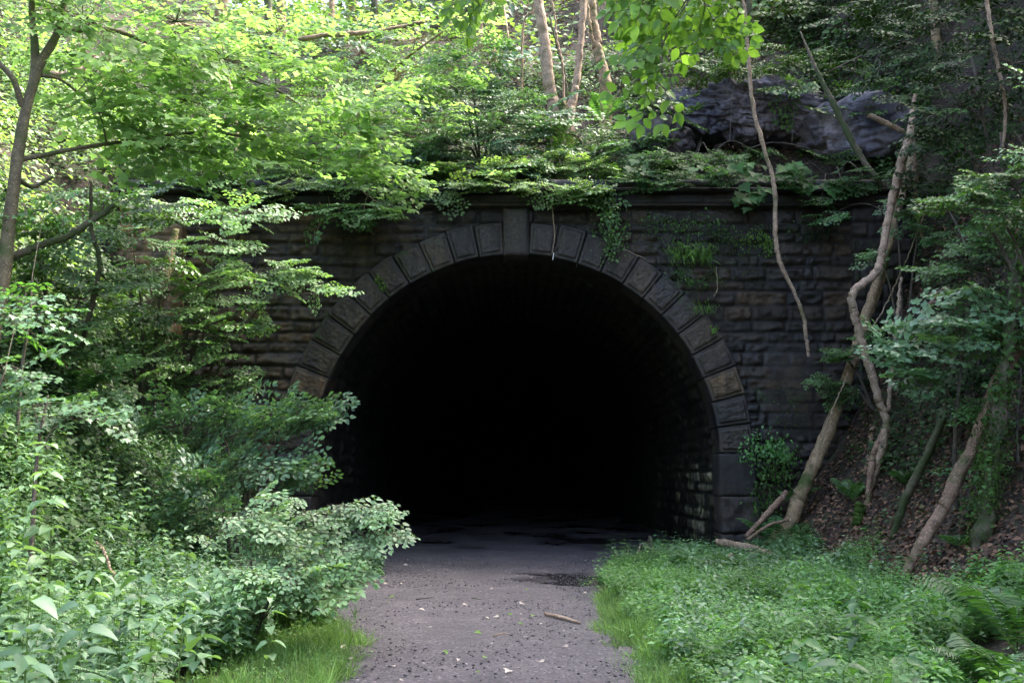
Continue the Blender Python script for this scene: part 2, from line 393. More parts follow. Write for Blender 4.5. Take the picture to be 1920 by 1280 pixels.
def boxes_mesh(bs):
    V, Fq, n = [], [], 0
    for (x0, x1, y0, y1, z0, z1) in bs:
        V += [(x0, y0, z0), (x1, y0, z0), (x1, y1, z0), (x0, y1, z0), (x0, y0, z1), (x1, y0, z1), (x1, y1, z1), (x0, y1, z1)]
        for f in ((0, 1, 5, 4), (1, 2, 6, 5), (2, 3, 7, 6), (3, 0, 4, 7), (4, 5, 6, 7), (3, 2, 1, 0)): Fq.append([n + i for i in f])
        n += 8
    return np.array(V, float), np.array(Fq)
def relief_box(name, x0, x1, y0, y1, z0, z1, mat, parent, res=.035, amp=.02, bond=None, seed=0, bval=None, round_=.02, margin=0, arc=None):
    """a dressed stone: front (towards -y) is a fine relief, the other sides close it"""
    nx = max(3, int((x1 - x0) / res)); nz = max(3, int((z1 - z0) / res))
    us, ws = np.linspace(x0, x1, nx + 1), np.linspace(z0, z1, nz + 1)
    U, W = np.meshgrid(us, ws)
    e = np.minimum(np.minimum(U - x0, x1 - U), np.minimum(W - z0, z1 - W))
    if bond is not None:
        h, b, pil = bond(U, W); b = b * (.4 + .6 * pil)
    else:
        h = fbm(U * 6, W * 6, seed=seed) * amp + fbm(U * 22, W * 22, seed=seed + 1) * amp * .5; b = np.full_like(U, .5 if bval is None else bval)
        if margin: h = h * sst(margin, margin + .03, e) + .018 * sst(margin, margin + .02, e)
    h = h - round_ * sst(round_ * 1.6, 0, e)
    V = [np.stack([U.ravel(), (y0 - h).ravel(), W.ravel()], -1)]
    id_ = np.arange(U.size).reshape(U.shape)
    q = [np.stack([id_[:-1, :-1], id_[:-1, 1:], id_[1:, 1:], id_[1:, :-1]], -1).reshape(-1, 4)]
    # rim to the back
    rim = np.concatenate([id_[0, :], id_[1:, -1], id_[-1, -2::-1], id_[-2:0:-1, 0]])
    n0 = U.size; back = V[0][rim].copy(); back[:, 1] = y1; V.append(back); k = len(rim)
    j = np.arange(k); j2 = (j + 1) % k
    q.append(np.stack([rim[j2], rim[j], n0 + j, n0 + j2], -1))
    attrs = {'blk': np.concatenate([b.ravel(), b.ravel()[rim]])}
    return build(name, np.concatenate(V), np.concatenate(q), mat, parent, smooth=False, attrs=attrs)

# pilasters at each end, jambs, cornice
bl = Bond(-9, -6, -.35, 8.2, .26, .33, .5, .9, 12); br = Bond(6, 9, -.35, 8.2, .26, .33, .5, .9, 13)
relief_box('pilaster', -8.05, -6.75, YW - .3, YW + .5, -.3, 7.04, M['warm'], portal, bond=bl)['label'] = 'warm brown stone pilaster half hidden by leaves'
relief_box('pilaster', 6.85, 8.05, YW - .16, YW + .5, -.3, 7.04, M['wall_dark'], portal, bond=br)['label'] = 'dark stone pilaster behind leaning trunks'
JX = .74
for sgn in (-1, 1):
    z = -.25
    for k, hh in enumerate((.72, .72, .84)):
        a, b = sorted((sgn * (RIN - .02 + .02 * (k == 1)), sgn * (RIN + JX + .05 * (k < 2))))
        relief_box('jamb_stone', a, b, YW - .15 - .03 * (k == 1), YW + .55, z, z + hh - .012, M['vouss'], portal, amp=.05 if k < 2 else .012, seed=50 + k + sgn, bval=(.5, .22, .05)[k] * .6 + .06, round_=.025)
        z += hh
# voussoirs
def voussoir(name, a0, a1, r0, r1, ydepth, bval, seed, parent):
    nu = nv = 30
    A, R = np.meshgrid(np.linspace(a0, a1, nu + 1), np.linspace(r0, r1, nv + 1))
    ea = np.minimum(A - a0, a1 - A) * (r0 + r1) / 2; er = np.minimum(R - r0, r1 - R); e = np.minimum(ea, er)
    h = .04 * sst(.07, .085, e) - .012 * sst(.03, 0, np.abs(e - .062)) + sst(.07, .1, e) * (fbm(A * 60, R * 9, seed=seed) * .016 + fbm(A * 160, R * 30, seed=seed + 1) * .020) - .045 * sst(.028, 0, e)
    Xp, Zp = R * np.sin(A), ZC + R * np.cos(A)
    V0 = np.stack([Xp.ravel(), (YW - ydepth - h).ravel(), Zp.ravel()], -1)
    id_ = np.arange(A.size).reshape(A.shape)
    q = [np.stack([id_[:-1, :-1], id_[:-1, 1:], id_[1:, 1:], id_[1:, :-1]], -1).reshape(-1, 4)]
    rim = np.concatenate([id_[0, :], id_[1:, -1], id_[-1, -2::-1], id_[-2:0:-1, 0]]); n0 = A.size
    back = V0[rim].copy(); back[:, 1] = YW + .6; k = len(rim); j = np.arange(k); j2 = (j + 1) % k
    q.append(np.stack([rim[j2], rim[j], n0 + j, n0 + j2], -1))
    b = np.full(n0 + k, bval); b[:n0] *= (.12 + .88 * sst(.005, .04, e) - .35 * sst(.022, 0, np.abs(e - .066))).ravel(); b[:n0] += .06 * fbm(A * 40, R * 8, seed=seed + 6).ravel()
    return build(name, np.concatenate([V0, back]), np.concatenate(q), M['vouss'], parent, smooth=False, attrs={'blk': b})
step = math.radians(90 - 3.55) / 12
rr_ = random.Random(4)
for sgn in (-1, 1):
    for k in range(12):
        a0 = math.radians(3.55) + k * step + .0002; a1 = a0 + step - .0004
        if sgn < 0: a0, a1 = -a1, -a0
        bv = .12 + .25 * rr_.random() + (.3 * max(0, (k - 6)) / 6) + .05 + (.30 if (sgn, k) in ((-1, 9), (1, 9), (-1, 10)) else 0)
        voussoir('voussoir', a0, a1, RIN + rr_.uniform(-.01, .01), ROUT + rr_.uniform(-.04, .03) - .02 * (k < 3), .13 + rr_.uniform(-.015, .015), bv, 100 + k + 40 * (sgn > 0), portal)
kz = ZC + RIN
relief_box('keystone', -.262, .262, YW - .125, YW + .6, kz - .03, 7.03, M['vouss'], portal, amp=.006, seed=9, bval=.2, round_=.02, margin=.04)
# cornice: thin roll, frieze, overhanging coping and parapet, each in blocks
def course_mesh(name, z0, z1, proj, mat, seed, lmin=.7, lmax=1.5, x0=-8.25, x1=8.25):
    b = Bond(x0, x1, z0, z1, z1 - z0, z1 - z0 + .001, lmin, lmax, seed)
    b.zs = np.array([z0 - .03, z1 + .03, z1 + .2])
    return relief_box(name, x0, x1, YW - proj, YW + .62, z0, z1, mat, portal, bond=lambda U, W: (lambda r: (r[0] * .25, r[1] * .6 + .15, r[2]))(b(U, W)), round_=.015, res=.045)
course_mesh('string_course', 7.043, 7.10, .20, M['wall'], 61)
course_mesh('frieze', 7.103, 7.33, .12, M['wall_dark'], 62)
course_mesh('coping', 7.333, 7.42, .27, M['wall_dark'], 63)
course_mesh('parapet', 7.423, 7.60, .21, M['wall_dark'], 64)
# tunnel lining, an open barrel with a closed far end
ys = axis([(20.32, 29, .06), (29, 40, .4), (40, 92, 4)])
arc_len = math.pi * RIN; nseg = 210; wallh = ZC + .3
L = np.concatenate([np.linspace(0, wallh, 36)[:-1], np.linspace(wallh, wallh + arc_len, nseg)[:-1], np.linspace(wallh + arc_len, 2 * wallh + arc_len, 36)])
LY, LL = np.meshgrid(ys, L, indexing='ij')
RL = RIN + .10
th = np.clip((LL - wallh) / arc_len, 0, 1) * math.pi
bx = RL * np.cos(th); bz = ZC + RL * np.sin(th)
bz = np.where(LL < wallh, -.3 + LL, np.where(LL > wallh + arc_len, -.3 + (2 * wallh + arc_len - LL), bz))
bl_ = Bond(19, 95, -.1, 19, .22, .30, .35, .7, 71)
h, bb, pil = bl_(LY, LL, 1.1); h = h * np.where(LY < 30, 1, 0)
inx, inz = -np.cos(th), -np.sin(th)
inx = np.where(LL < wallh, -1, np.where(LL > wallh + arc_len, 1, inx)); inz = np.where((LL < wallh) | (LL > wallh + arc_len), 0, inz)
LX, LZ = bx + inx * h, bz + inz * h
ii = np.arange(LY.size).reshape(LY.shape)
q = np.stack([ii[:-1, :-1], ii[1:, :-1], ii[1:, 1:], ii[:-1, 1:]], -1).reshape(-1, 4)
V = np.stack([LX.ravel(), LY.ravel(), LZ.ravel()], -1)
cap_c = len(V); V = np.concatenate([V, [[0, 92.0, 2.0]]]); last = ii[-1]
tri = np.stack([last, np.roll(last, -1), np.full(len(last), cap_c)], -1)
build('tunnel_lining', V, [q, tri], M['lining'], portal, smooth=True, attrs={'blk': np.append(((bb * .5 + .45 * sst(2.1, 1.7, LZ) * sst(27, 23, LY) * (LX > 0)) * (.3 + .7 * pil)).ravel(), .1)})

# ------------------------------------------------------------------ leaves and twigs
def fan(outline, lift=.0, fold=.12, droop=.08):
    o = np.array(outline, float); c = np.array([[0, .38, 0]]); v = np.concatenate([c, np.c_[o, np.zeros(len(o))]])
    v[:, 2] = fold * np.abs(v[:, 0]) * 1.0 - droop * v[:, 1] ** 2
    k = len(o); f = np.array([[0, 1 + i, 1 + (i + 1) % k] for i in range(k)])
    return v, f
def halves(pts, fold=.25, droop=.15):
    """leaf of two halves about the midrib; pts = (halfwidth, y) from base to tip"""
    mid = [(0, 0, 0)]; V = [(0, 0, 0)]; ys_ = [p[1] for p in pts]
    V = [(0, 0, 0)] + [(w, y, 0) for w, y in pts] + [(0, 1, 0)] + [(-w, y, 0) for w, y in pts] + [(0, y, 0) for w, y in pts]
    n = len(pts); tip = n + 1; Rr = lambda i: 1 + i; Ll = lambda i: n + 2 + i; Md = lambda i: 2 * n + 2 + i
    Fs = [(0, Rr(0), Md(0)), (0, Md(0), Ll(0))]
    for i in range(n - 1):
        Fs += [(Md(i), Rr(i), Rr(i + 1)), (Md(i), Rr(i + 1), Md(i + 1)), (Md(i), Ll(i + 1), Ll(i)), (Md(i), Md(i + 1), Ll(i + 1))]
    Fs += [(Md(n - 1), Rr(n - 1), tip), (Md(n - 1), tip, Ll(n - 1))]
    V = np.array(V, float); V[:, 2] = fold * np.abs(V[:, 0]) - droop * V[:, 1] ** 2
    return V, np.array(Fs)
maple_o = [(0, 0), (.17, -.05), (.33, .06), (.52, .12), (.42, .27), (.58, .50), (.32, .52), (.2, .62), (.14, .80), (0, 1.0)]
maple_o = maple_o + [(-x, y) for x, y in maple_o[-2:0:-1]]
T = {
    'maple': fan(maple_o, fold=.16, droop=.12),
    'elm': halves([(.26, .28), (.29, .58)], .3, .2),
    'oval': halves([(.22, .14), (.34, .38), (.27, .66), (.09, .88)], .3, .25),
    'nettle': halves([(.27, .10), (.31, .34), (.2, .66)], .35, .3),
    'small': halves([(.32, .45)], .3, .15),
    'ivy': fan([(0, .12), (.28, 0), (.5, .2), (.34, .5), (0, 1), (-.34, .5), (-.5, .2), (-.28, 0)], fold=.1, droop=.1),
    'lance': halves([(.085, .2), (.09, .55)], .4, .3),
}
def pinna():
    V, Fs = [], []
    n = 9
    for i in range(n):
        y = (i + .2) / n; L_ = .115 * (1 - y) ** .6 + .02; w = .8 / n
        for s in (1, -1):
            b = len(V); V += [(0, y, 0), (0, y + w, 0), (s * L_, y + w * .95, -.02)]; Fs.append((b, b + 1, b + 2) if s < 0 else (b, b + 2, b + 1))
    return np.array(V, float), np.array(Fs)
T['pinna'] = pinna()
def blade():
    V = np.array([(-.02, 0, 0), (.02, 0, 0), (.017, .5, -.06), (-.017, .5, -.06), (0, .95, -.32)], float)
    return V, np.array([(0, 1, 2), (0, 2, 3), (3, 2, 4)])
T['blade'] = blade()
T['stalk'] = (T['blade'][0] * [.28, 1.05, .08], T['blade'][1])
def ico():
    import bmesh
    b = bmesh.new(); bmesh.ops.create_icosphere(b, subdivisions=1, radius=.5)
    v = np.array([p.co[:] for p in b.verts]); f = np.array([[p.index for p in fc.verts] for fc in b.faces]); b.free()
    v *= 1 + .25 * vnoise(v[:, 0] * 3, v[:, 1] * 3, v[:, 2] * 3, seed=2)[:, None]; v[:, 2] *= .6
    return v, f
T['pebble'] = ico()

def basis(d, up):
    y = nrm(d); x = nrm(np.cross(y, up)); z = np.cross(x, y)
    return np.stack([x, y, z], -1)          # columns
class Leaves:
    def __init__(s): s.P, s.R, s.S, s.C = [], [], [], []
    def add(s, P, R, S, C=None):
        s.P.append(P); s.R.append(R); s.S.append(S); s.C.append(rng.random(len(P)) if C is None else C)
    def mesh(s, name, tmpl, mat, parent=None):
        if not s.P: return None
        P, R, S, C = [np.concatenate(a) for a in (s.P, s.R, s.S, s.C)]
        v, f = T[tmpl]; k = len(v)
        V = (P[:, None, :] + np.einsum('nij,kj->nki', R, v) * S[:, None, None]).reshape(-1, 3)
        Fc = (f[None] + (np.arange(len(P)) * k)[:, None, None]).reshape(-1, 3)
        return build(name, V, Fc, mat, parent, rnd=np.repeat(C, k))
class Tubes:
    def __init__(s): s.V, s.Q, s.n = [], [], 0
    def add(s, pts_, rad_, sides=8, bump=0.0, seed=0, cap=False):
        p = np.asarray(pts_, float); r = np.asarray(rad_, float); k = len(p)
        t = np.gradient(p, axis=0); t = nrm(t)
        a = np.array([1., 0, 0]) if abs(t[0][0]) < .8 else np.array([0, 0, 1.])
        n1 = np.zeros_like(p); v = nrm(np.cross(t[0], a))
        for i in range(k):
            v = nrm(v - t[i] * np.dot(v, t[i])); n1[i] = v
        n2 = np.cross(t, n1)
        th = np.linspace(0, 2 * math.pi, sides, endpoint=False)
        rr = r[:, None] * np.ones(sides)
        al = np.concatenate([[0], np.cumsum(np.linalg.norm(np.diff(p, axis=0), axis=1))]) * 5
        if bump: rr = rr * (1 + .6 * bump * vnoise(al[:, None] * .5 + 0 * th, 0 * th[None] + seed + 0 * r[:, None], seed=seed + 1)) * (1 + bump * vnoise(al[:, None] + 0 * th, np.cos(th)[None] * 1.5 + 0 * r[:, None], np.sin(th)[None] * 1.5 + 0 * r[:, None], seed=seed))
        V = p[:, None] + rr[..., None] * (np.cos(th)[None, :, None] * n1[:, None] + np.sin(th)[None, :, None] * n2[:, None])
        V = V.reshape(-1, 3); id_ = np.arange(k * sides).reshape(k, sides)
        q = np.stack([id_[:-1], np.roll(id_, -1, 1)[:-1], np.roll(id_, -1, 1)[1:], id_[1:]], -1).reshape(-1, 4)
        s.V.append(V); s.Q.append(q + s.n); s.n += len(V)
        if cap:
            for row, c in ((id_[0][::-1], p[0]), (id_[-1], p[-1])):
                ci = s.n; s.V.append(c[None]); s.n += 1
                base = s.n - 1 - len(V) if row is not None else 0
                b0 = s.base
                s.Q.append(np.array([[row[j] + b0, row[(j + 1) % sides] + b0, ci, ci] for j in range(sides)]))
    def add_capped(s, pts_, rad_, sides=10, bump=.1, seed=0):
        s.base = s.n; s.add(pts_, rad_, sides, bump, seed, cap=True)
    def mesh(s, name, mat, parent=None, smooth=True):
        if not s.V: return None
        Q = np.concatenate(s.Q); V = np.concatenate(s.V)
        tri = Q[:, 2] == Q[:, 3]
        return build(name, V, [Q[~tri], Q[tri][:, :3]], mat, parent, smooth=smooth, rnd=np.full(len(V), .5))
def curve(pts_, n=24):
    """Catmull-Rom through points (k, 3 or 4)"""
    p = np.asarray(pts_, float); k = len(p)
    if k == 2: return p[0] + (p[1] - p[0]) * np.linspace(0, 1, n)[:, None]
    e = np.concatenate([[2 * p[0] - p[1]], p, [2 * p[-1] - p[-2]]])
    out = []
    for tt in np.linspace(0, k - 1 - 1e-6, n):
        i = int(tt); f = tt - i; a, b, c, d = e[i], e[i + 1], e[i + 2], e[i + 3]
        out.append(.5 * ((2 * b) + (-a + c) * f + (2 * a - 5 * b + 4 * c - d) * f * f + (-a + 3 * b - 3 * c + d) * f ** 3))
    return np.array(out)

def make_spray(r, spacing, leaf, opp=False, side=.55, flat=.35):
    """one flat spray of length 1 along +Y: leaf frames and twig lines"""
    P, D, U, S, tw = [], [], [], [], []
    def twig(p0, ang, L, lvl):
        n = max(3, int(L / spacing)); p = np.array(p0, float); pts_ = [p.copy()]; a = ang
        sd = 1
        for i in range(n):
            a += r.normal(0, .06); d = np.array([math.sin(a), math.cos(a), -.12 * (i / n) + r.normal(0, .03)])
            p = p + d * L / n; pts_.append(p.copy())
            for s_ in ((1, -1) if opp else (sd,)):
                la = a + s_ * r.uniform(.7, 1.2)
                ld = np.array([math.sin(la), math.cos(la), r.normal(-.12, .15)])
                off = nrm(ld) * leaf * (.35 if opp else .05)
                P.append(p + off); D.append(ld); U.append(np.array([r.normal(0, flat), r.normal(0, flat), 1.0]))
                S.append(leaf * r.uniform(.6, 1.15) * (1 - .25 * i / n))
            if lvl == 0 and i > 0 and i < n - 1 and r.random() < side:
                twig(p, a + sd * r.uniform(.6, 1.0), L * (.62 * (1 - i / n) + .12), 1)
            sd = -sd
        P.append(p); D.append(np.array([math.sin(a), math.cos(a), -.1])); U.append(np.array([0, 0, 1.])); S.append(leaf * .8)
        tw.append(np.array(pts_))
    twig((0, 0, 0), 0, 1.0, 0)
    D = np.array(D); U = np.array(U)
    return np.array(P), basis(D, U), np.array(S), tw
r0 = np.random.default_rng(3)
SPR = {
    'elm': [make_spray(r0, .075, .118, False, .8, .42) for _ in range(8)],
    'maple': [make_spray(r0, .15, .135, True, .7, .3) for _ in range(8)],
    'hazel': [make_spray(r0, .09, .12, False, .6, .5) for _ in range(6)],
    'loose': [make_spray(r0, .10, .11, False, .5, .5) for _ in range(6)],
}
def add_sprays(Lv, Tw, bases, dirs, lens, kind, up_j=.25, rolls=None, leafscale=1.0, twigr=.0028):
    for i in range(len(bases)):
        P, R, S, tw = SPR[kind][rng.integers(len(SPR[kind]))]
        up = np.array([rng.normal(0, up_j), rng.normal(-.42, up_j), 1.0])
        B = basis(dirs[i], up); L = lens[i]
        Lv.add(bases[i] + (P @ B.T) * L, B @ R, S * L * leafscale)
        if Tw is not None:
            for t in tw:
                w = bases[i] + (t @ B.T) * L
                if len(w) > 5: w = w[::2] if len(w) % 2 else np.concatenate([w[::2], w[-1:]])
                Tw.add(w, np.linspace(twigr, twigr * .4, len(w)) * (1.6 if len(t) > 12 else 1), 3)
def ellipsoid_pts(c, r, n, shell=.45):
    d = nrm(rng.normal(size=(n, 3))); u = (shell + (1 - shell) * rng.random(n)) ** .6
    return np.asarray(c) + d * u[:, None] * np.asarray(r)
def plant(name, label, cat, stems, blobs, kind, mat, group=None, spraylen=.7, leaf='elm', bark='twig', twigs=True, droop=-.15, up_j=.25, stemname='trunk', out=None, leafscale=1.0, link_r=.012, base=None, leafname='foliage', dens=1.0):
    """stems: list of (k,4) polylines x,y,z,radius. blobs: (px,py,Y, rx,ry,rz, n) photo pixel centre, metres radii"""
    b = np.array(stems[0][0][:3]) if base is None else np.array(base)
    e = empty(name, b, label, cat, group)
    tb = Tubes(); allp = []
    for si, s in enumerate(stems):
        c = curve(s, max(8, 5 * len(s))); tb.add(c[:, :3], np.maximum(c[:, 3], .002), 9 if c[0, 3] > .03 else 5, .12, si)
        allp.append(c)
    tb.mesh(stemname, M[bark], e)
    allp = np.concatenate(allp)
    Lv = Leaves()
    for bi, (px, py, Yb, rx, ry, rz, n) in enumerate(blobs):
        n = int(round(n * dens)); Br = Tubes(); Tw = Br
        c = pt(px, py, Yb)
        bases = ellipsoid_pts(c, (rx, ry, rz), n)
        # the limb that carries this blob
        dd = np.linalg.norm(allp[:, :3] - c, axis=1) + 2.0 * np.maximum(0, allp[:, 2] - c[2] + .3)
        a = allp[np.argmin(dd)]
        lim = curve([a[:3], (a[:3] * .5 + c * .5) + [0, 0, .15 * np.linalg.norm(c - a[:3])], c], 10)
        rl = min(a[3] * .6, .012 + .012 * np.linalg.norm(c - a[:3]) ** .5 * 1.5)
        Br.add(lim, np.linspace(rl, rl * .35, 10), 6, .1, bi)
        for p in bases:
            dl = np.linalg.norm(lim - p, axis=1); j = np.argmin(dl + .2 * np.arange(10)[::-1] * .1)
            m_ = (lim[j] + p) / 2 + rng.normal(0, .06, 3) + [0, 0, .05]
            Br.add(curve([lim[j], m_, p], 6), np.linspace(min(rl * .5, link_r), .003, 6), 4)
        d = bases - lim[4]; d = d / (np.linalg.norm(d, axis=1, keepdims=True) + .3)
        if out is not None: d = d * .6 + np.asarray(out)
        d = d + rng.normal(0, .35, d.shape); d[:, 2] = d[:, 2] * .35 + droop + rng.normal(0, .08, n)
        add_sprays(Lv, Tw, bases - nrm(d) * spraylen * .3, nrm(d), spraylen * rng.uniform(.6, 1.2, n), kind, up_j, leafscale=leafscale)
        Br.mesh('branch', M['twig' if bark == 'bark_pale' else bark], e)
    Lv.mesh(leafname, leaf, M[mat], e)
    return e
def stem_px(lst):
    """[(px,py,Y,radius)] -> (k,4) world"""
    return np.array([[*pt(a, b, c), r] for a, b, c, r in lst])
def root_at(s, dz=.3):
    """carry the first point of a stem down into the ground"""
    s = np.array(s); g0 = float(ground(s[0, 0], s[0, 1])) - dz
    if s[0, 2] > g0: s = np.concatenate([[[s[0, 0], s[0, 1], g0, s[0, 3] * 1.25]], s])
    return s
# ------------------------------------------------------------------ rock above the portal
def rock(name, c, r, seed, label, sub=5, mat='rock', cat='rock', lumps=1, planes=20):
    import bmesh
    b = bmesh.new(); bmesh.ops.create_icosphere(b, subdivisions=sub, radius=1)
    v0 = np.array([p.co[:] for p in b.verts]); f0 = np.array([[p.index for p in fc.verts] for fc in b.faces]); b.free()
    rg_ = np.random.default_rng(seed); Vs, Fs, n = [], [], 0
    for k in range(lumps):
        pn = nrm(rg_.normal(size=(planes, 3)) * [1, 1, 1.3]); ph = rg_.uniform(.62, 1.0, planes)
        rr = np.min(np.where(v0 @ pn.T > .05, ph / np.maximum(v0 @ pn.T, .05), 9), axis=1); rr = np.minimum(rr, 1.25)
        off = np.array([0, 0, 0]) if lumps == 1 else np.array([(-1 + 2 * (k + .5) / lumps) * r[0] * .8, rg_.uniform(-.3, .3) * r[1], rg_.uniform(-.35, .35) * r[2]])
        R_ = np.array(r) * ([1, 1, 1] if lumps == 1 else [2.1 / lumps + .15, .9, rg_.uniform(.65, .95)])
        w = v0 * R_ * rr[:, None] + off
        st = np.abs(((w[:, 2] * 3.1 + w[:, 0] * .5 + vnoise(w[:, 0] * 1.2, w[:, 1], seed=seed)) % 1) - .5)
        cw = w * [1.7, 1.7, 3.4] + .35 * np.stack([vnoise(w[:, 0] * 2, w[:, 1] * 2, w[:, 2] * 2, seed + 30 + q_) for q_ in range(3)], -1); cw2 = w * [5, 5, 9.] + .3 * cw
        nz = .15 * (_h(*np.floor(cw).T, seed + k) - .5) + .12 * (_h(*np.floor(cw2).T, seed + k + 3) - .5) + .05 * fbm(w[:, 0] * 7, w[:, 1] * 7, w[:, 2] * 9, seed + k + 7, 4) - .07 * sst(.08, 0, st) * (vnoise(w[:, 0] * .8, w[:, 2] * 2, seed=seed + 4) > -.1)
        w = w + nrm(v0) * nz[:, None]
        Vs.append(w + np.array(c)); Fs.append(f0 + n); n += len(w)
    V = np.concatenate(Vs)
    o = build(name, V, np.concatenate(Fs), M[mat], attrs={'blk': np.clip(.5 + .7 * fbm(V[:, 0], V[:, 1], V[:, 2], seed), 0, 1)})
    if label: tag(o, label, cat)
    return o
rock('rock_outcrop', pt(1460, 212, 22.7), (3.1, 1.1, 1.05), 11, 'large glistening purple black rock outcrop above the right half of the portal', 6, lumps=4, planes=40)
rock('rock_ledge', pt(1640, 262, 21.6), (1.5, 1.1, .75), 12, 'broken dark rock ledge at the right end of the big outcrop', 5)
rock('mossy_boulder', pt(1640, 60, 25), (1.0, .9, 1.1), 13, 'pale grey lichened rock high on the slope above the outcrop', 5, 'lining')
rock('small_rock', pt(998, 318, 20.9), (.42, .3, .28), 14, 'small dark rock sticking out of the leaves over the keystone', 4)
rock('buried_rock', pt(1240, 255, 21.6), (.8, .7, .7), 15, 'cracked rock at the left edge of the big outcrop', 5)

# ------------------------------------------------------------------ ground covers
def surf(x, y, e=.08):
    z = ground(x, y); zx = (ground(x + e, y) - z) / e; zy = (ground(x, y + e) - z) / e
    return z, nrm(np.stack([-zx, -zy, np.ones_like(zx)], -1))
def scatter(x0, x1, y0, y1, n, mask=None):
    x = rng.uniform(x0, x1, n); y = rng.uniform(y0, y1, n)
    m = np.ones(n, bool) if mask is None else mask(x, y)
    m &= ~((np.abs(x) < 8.1) & (y > 19.75) & (y < 20.5))
    return x[m], y[m]
def carpet(name, label, x, y, tmpl, mat, size, lift=(.02, .25), tilt=.4, group=None):
    z, nn = surf(x, y); k = len(x)
    P = np.stack([x, y, z], -1) + nn * rng.uniform(lift[0], lift[1], k)[:, None]
    up = nrm(nn * .8 + [0, -.12, .8] + rng.normal(0, tilt, (k, 3)))
    d = rng.normal(size=(k, 3)); d = d - up * (d * up).sum(1)[:, None]
    Lv = Leaves(); Lv.add(P, basis(nrm(d), up), size * rng.uniform(.5, 1.25, k))
    o = Lv.mesh(name, tmpl, M[mat]); tag(o, label, None, group, 'stuff'); o['category'] = name.replace('_', ' ')
    return o
def off_path(x, y, m=.15): return np.abs(x - path_c(y)) - path_hw(y) > m
# leaf litter on banks and slope
x, y = scatter(4.2, 9.5, 8, 19.9, 26000); carpet('leaf_litter', 'brown fallen leaves covering the steep right bank', x, y, 'small', 'litter', .085, (0, .05), .7)
x, y = scatter(-3, 12, 20.6, 34, 16000); carpet('leaf_litter', 'brown leaf litter on the slope over the portal', x, y, 'small', 'litter', .11, (0, .06), .7)
# ivy and brambles on banks
def cl(x, y, s, sd, t): return fbm(x * s, y * s, seed=sd) > t
x, y = scatter(-14, -4.2, 9, 19.9, 60000, lambda x, y: cl(x, y, .8, 91, -.28)); carpet('ivy_cover', 'dark ivy and bramble leaves covering the left bank', x, y, 'ivy', 'ivy', .085, (.02, .45), .5)
x, y = scatter(6.2, 13, 6, 20.0, 52000, lambda x, y: cl(x, y, .8, 92, .0)); carpet('ivy_cover', 'dark ivy leaves climbing the steep right bank', x, y, 'ivy', 'ivy', .075, (.02, .35), .5)
x, y = scatter(-16, 3.6, 20.5, 27, 60000, lambda x, y: cl(x, y, .7, 93, -.35)); carpet('slope_undergrowth', 'mid green leafy undergrowth on the slope above the portal', x, y, 'elm', 'elm', .10, (.02, .5), .35)
x, y = scatter(2.8, 12, 20.5, 24, 24000, lambda x, y: cl(x, y, .7, 94, -.05)); carpet('slope_ivy', 'low ivy around the rock outcrop over the right of the portal', x, y, 'ivy', 'ivy_light', .085, (.02, .25), .4)
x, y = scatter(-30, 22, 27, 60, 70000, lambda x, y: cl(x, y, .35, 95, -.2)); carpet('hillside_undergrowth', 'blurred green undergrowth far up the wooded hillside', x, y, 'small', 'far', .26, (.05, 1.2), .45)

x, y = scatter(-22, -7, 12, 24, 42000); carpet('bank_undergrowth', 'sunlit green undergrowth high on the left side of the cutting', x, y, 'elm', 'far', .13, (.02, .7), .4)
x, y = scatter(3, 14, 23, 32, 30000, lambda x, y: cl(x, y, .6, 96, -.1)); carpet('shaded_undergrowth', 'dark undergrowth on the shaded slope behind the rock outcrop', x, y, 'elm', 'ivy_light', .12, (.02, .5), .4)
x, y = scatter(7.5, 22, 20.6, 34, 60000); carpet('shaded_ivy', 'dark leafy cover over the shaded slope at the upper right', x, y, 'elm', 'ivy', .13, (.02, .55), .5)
# small plants as ground cover: a stem with whorls of leaves
def herbs(name, label, x, y, h0, h1, tmpl, mat, leaf, nodes, stem='stem', cat=None, parentthing=None, leafn=2, lean=.1, z=None):
    k = len(x); zz = ground(x, y) if z is None else z
    H_ = rng.uniform(h0, h1, k) * (1 + .45 * vnoise(x * 1.3, y * 1.3, seed=15) * (k > 1)); ld = rng.normal(0, lean, (k, 2)); Lv = Leaves(); Tw = Tubes()
    base = np.stack([x, y, zz - .02], -1); top = base + np.c_[ld * H_[:, None], H_]
    ph = rng.uniform(0, 6.28, k)
    for j in range(nodes):
        f = (j + 1) / nodes; f = .25 + .75 * f
        P0 = base + (top - base) * f
        for q_ in range(leafn):
            a = ph + j * 1.57 + q_ * 2 * math.pi / leafn + rng.normal(0, .25, k)
            dr = rng.uniform(-.35, .2, k) + (.5 if j == nodes - 1 else 0)
            d = nrm(np.stack([np.cos(a), np.sin(a), dr], -1)); up = nrm(np.stack([rng.normal(0, .25, k), rng.normal(0, .25, k) - .1, np.ones(k)], -1))
            sz = leaf * rng.uniform(.7, 1.25, k) * (1.0 if j < nodes - 1 else .6) * (.75 + .5 * math.sin(math.pi * min(1, f)))
            Lv.add(P0 + d * leaf * .18, basis(d, up), sz)
    # stems, thin three sided
    t = T['blade'][0]
    St = Leaves(); dz = nrm(top - base); sd = nrm(np.cross(dz, rng.normal(size=(k, 3))))
    St.add(base, np.stack([sd, dz, np.cross(sd, dz)], -1), H_)
    return Lv, St
def herb_stuff(name, label, *a, **k):
    Lv, St = herbs(name, label, *a, **k)
    tm, mt = a[4], a[5]
    v1 = Lv.mesh(name, tm, M[mt]); tag(v1, label, name.replace('_', ' '), None, 'stuff')
    s = St.mesh('stems', 'stalk', M['stem'], v1); return v1
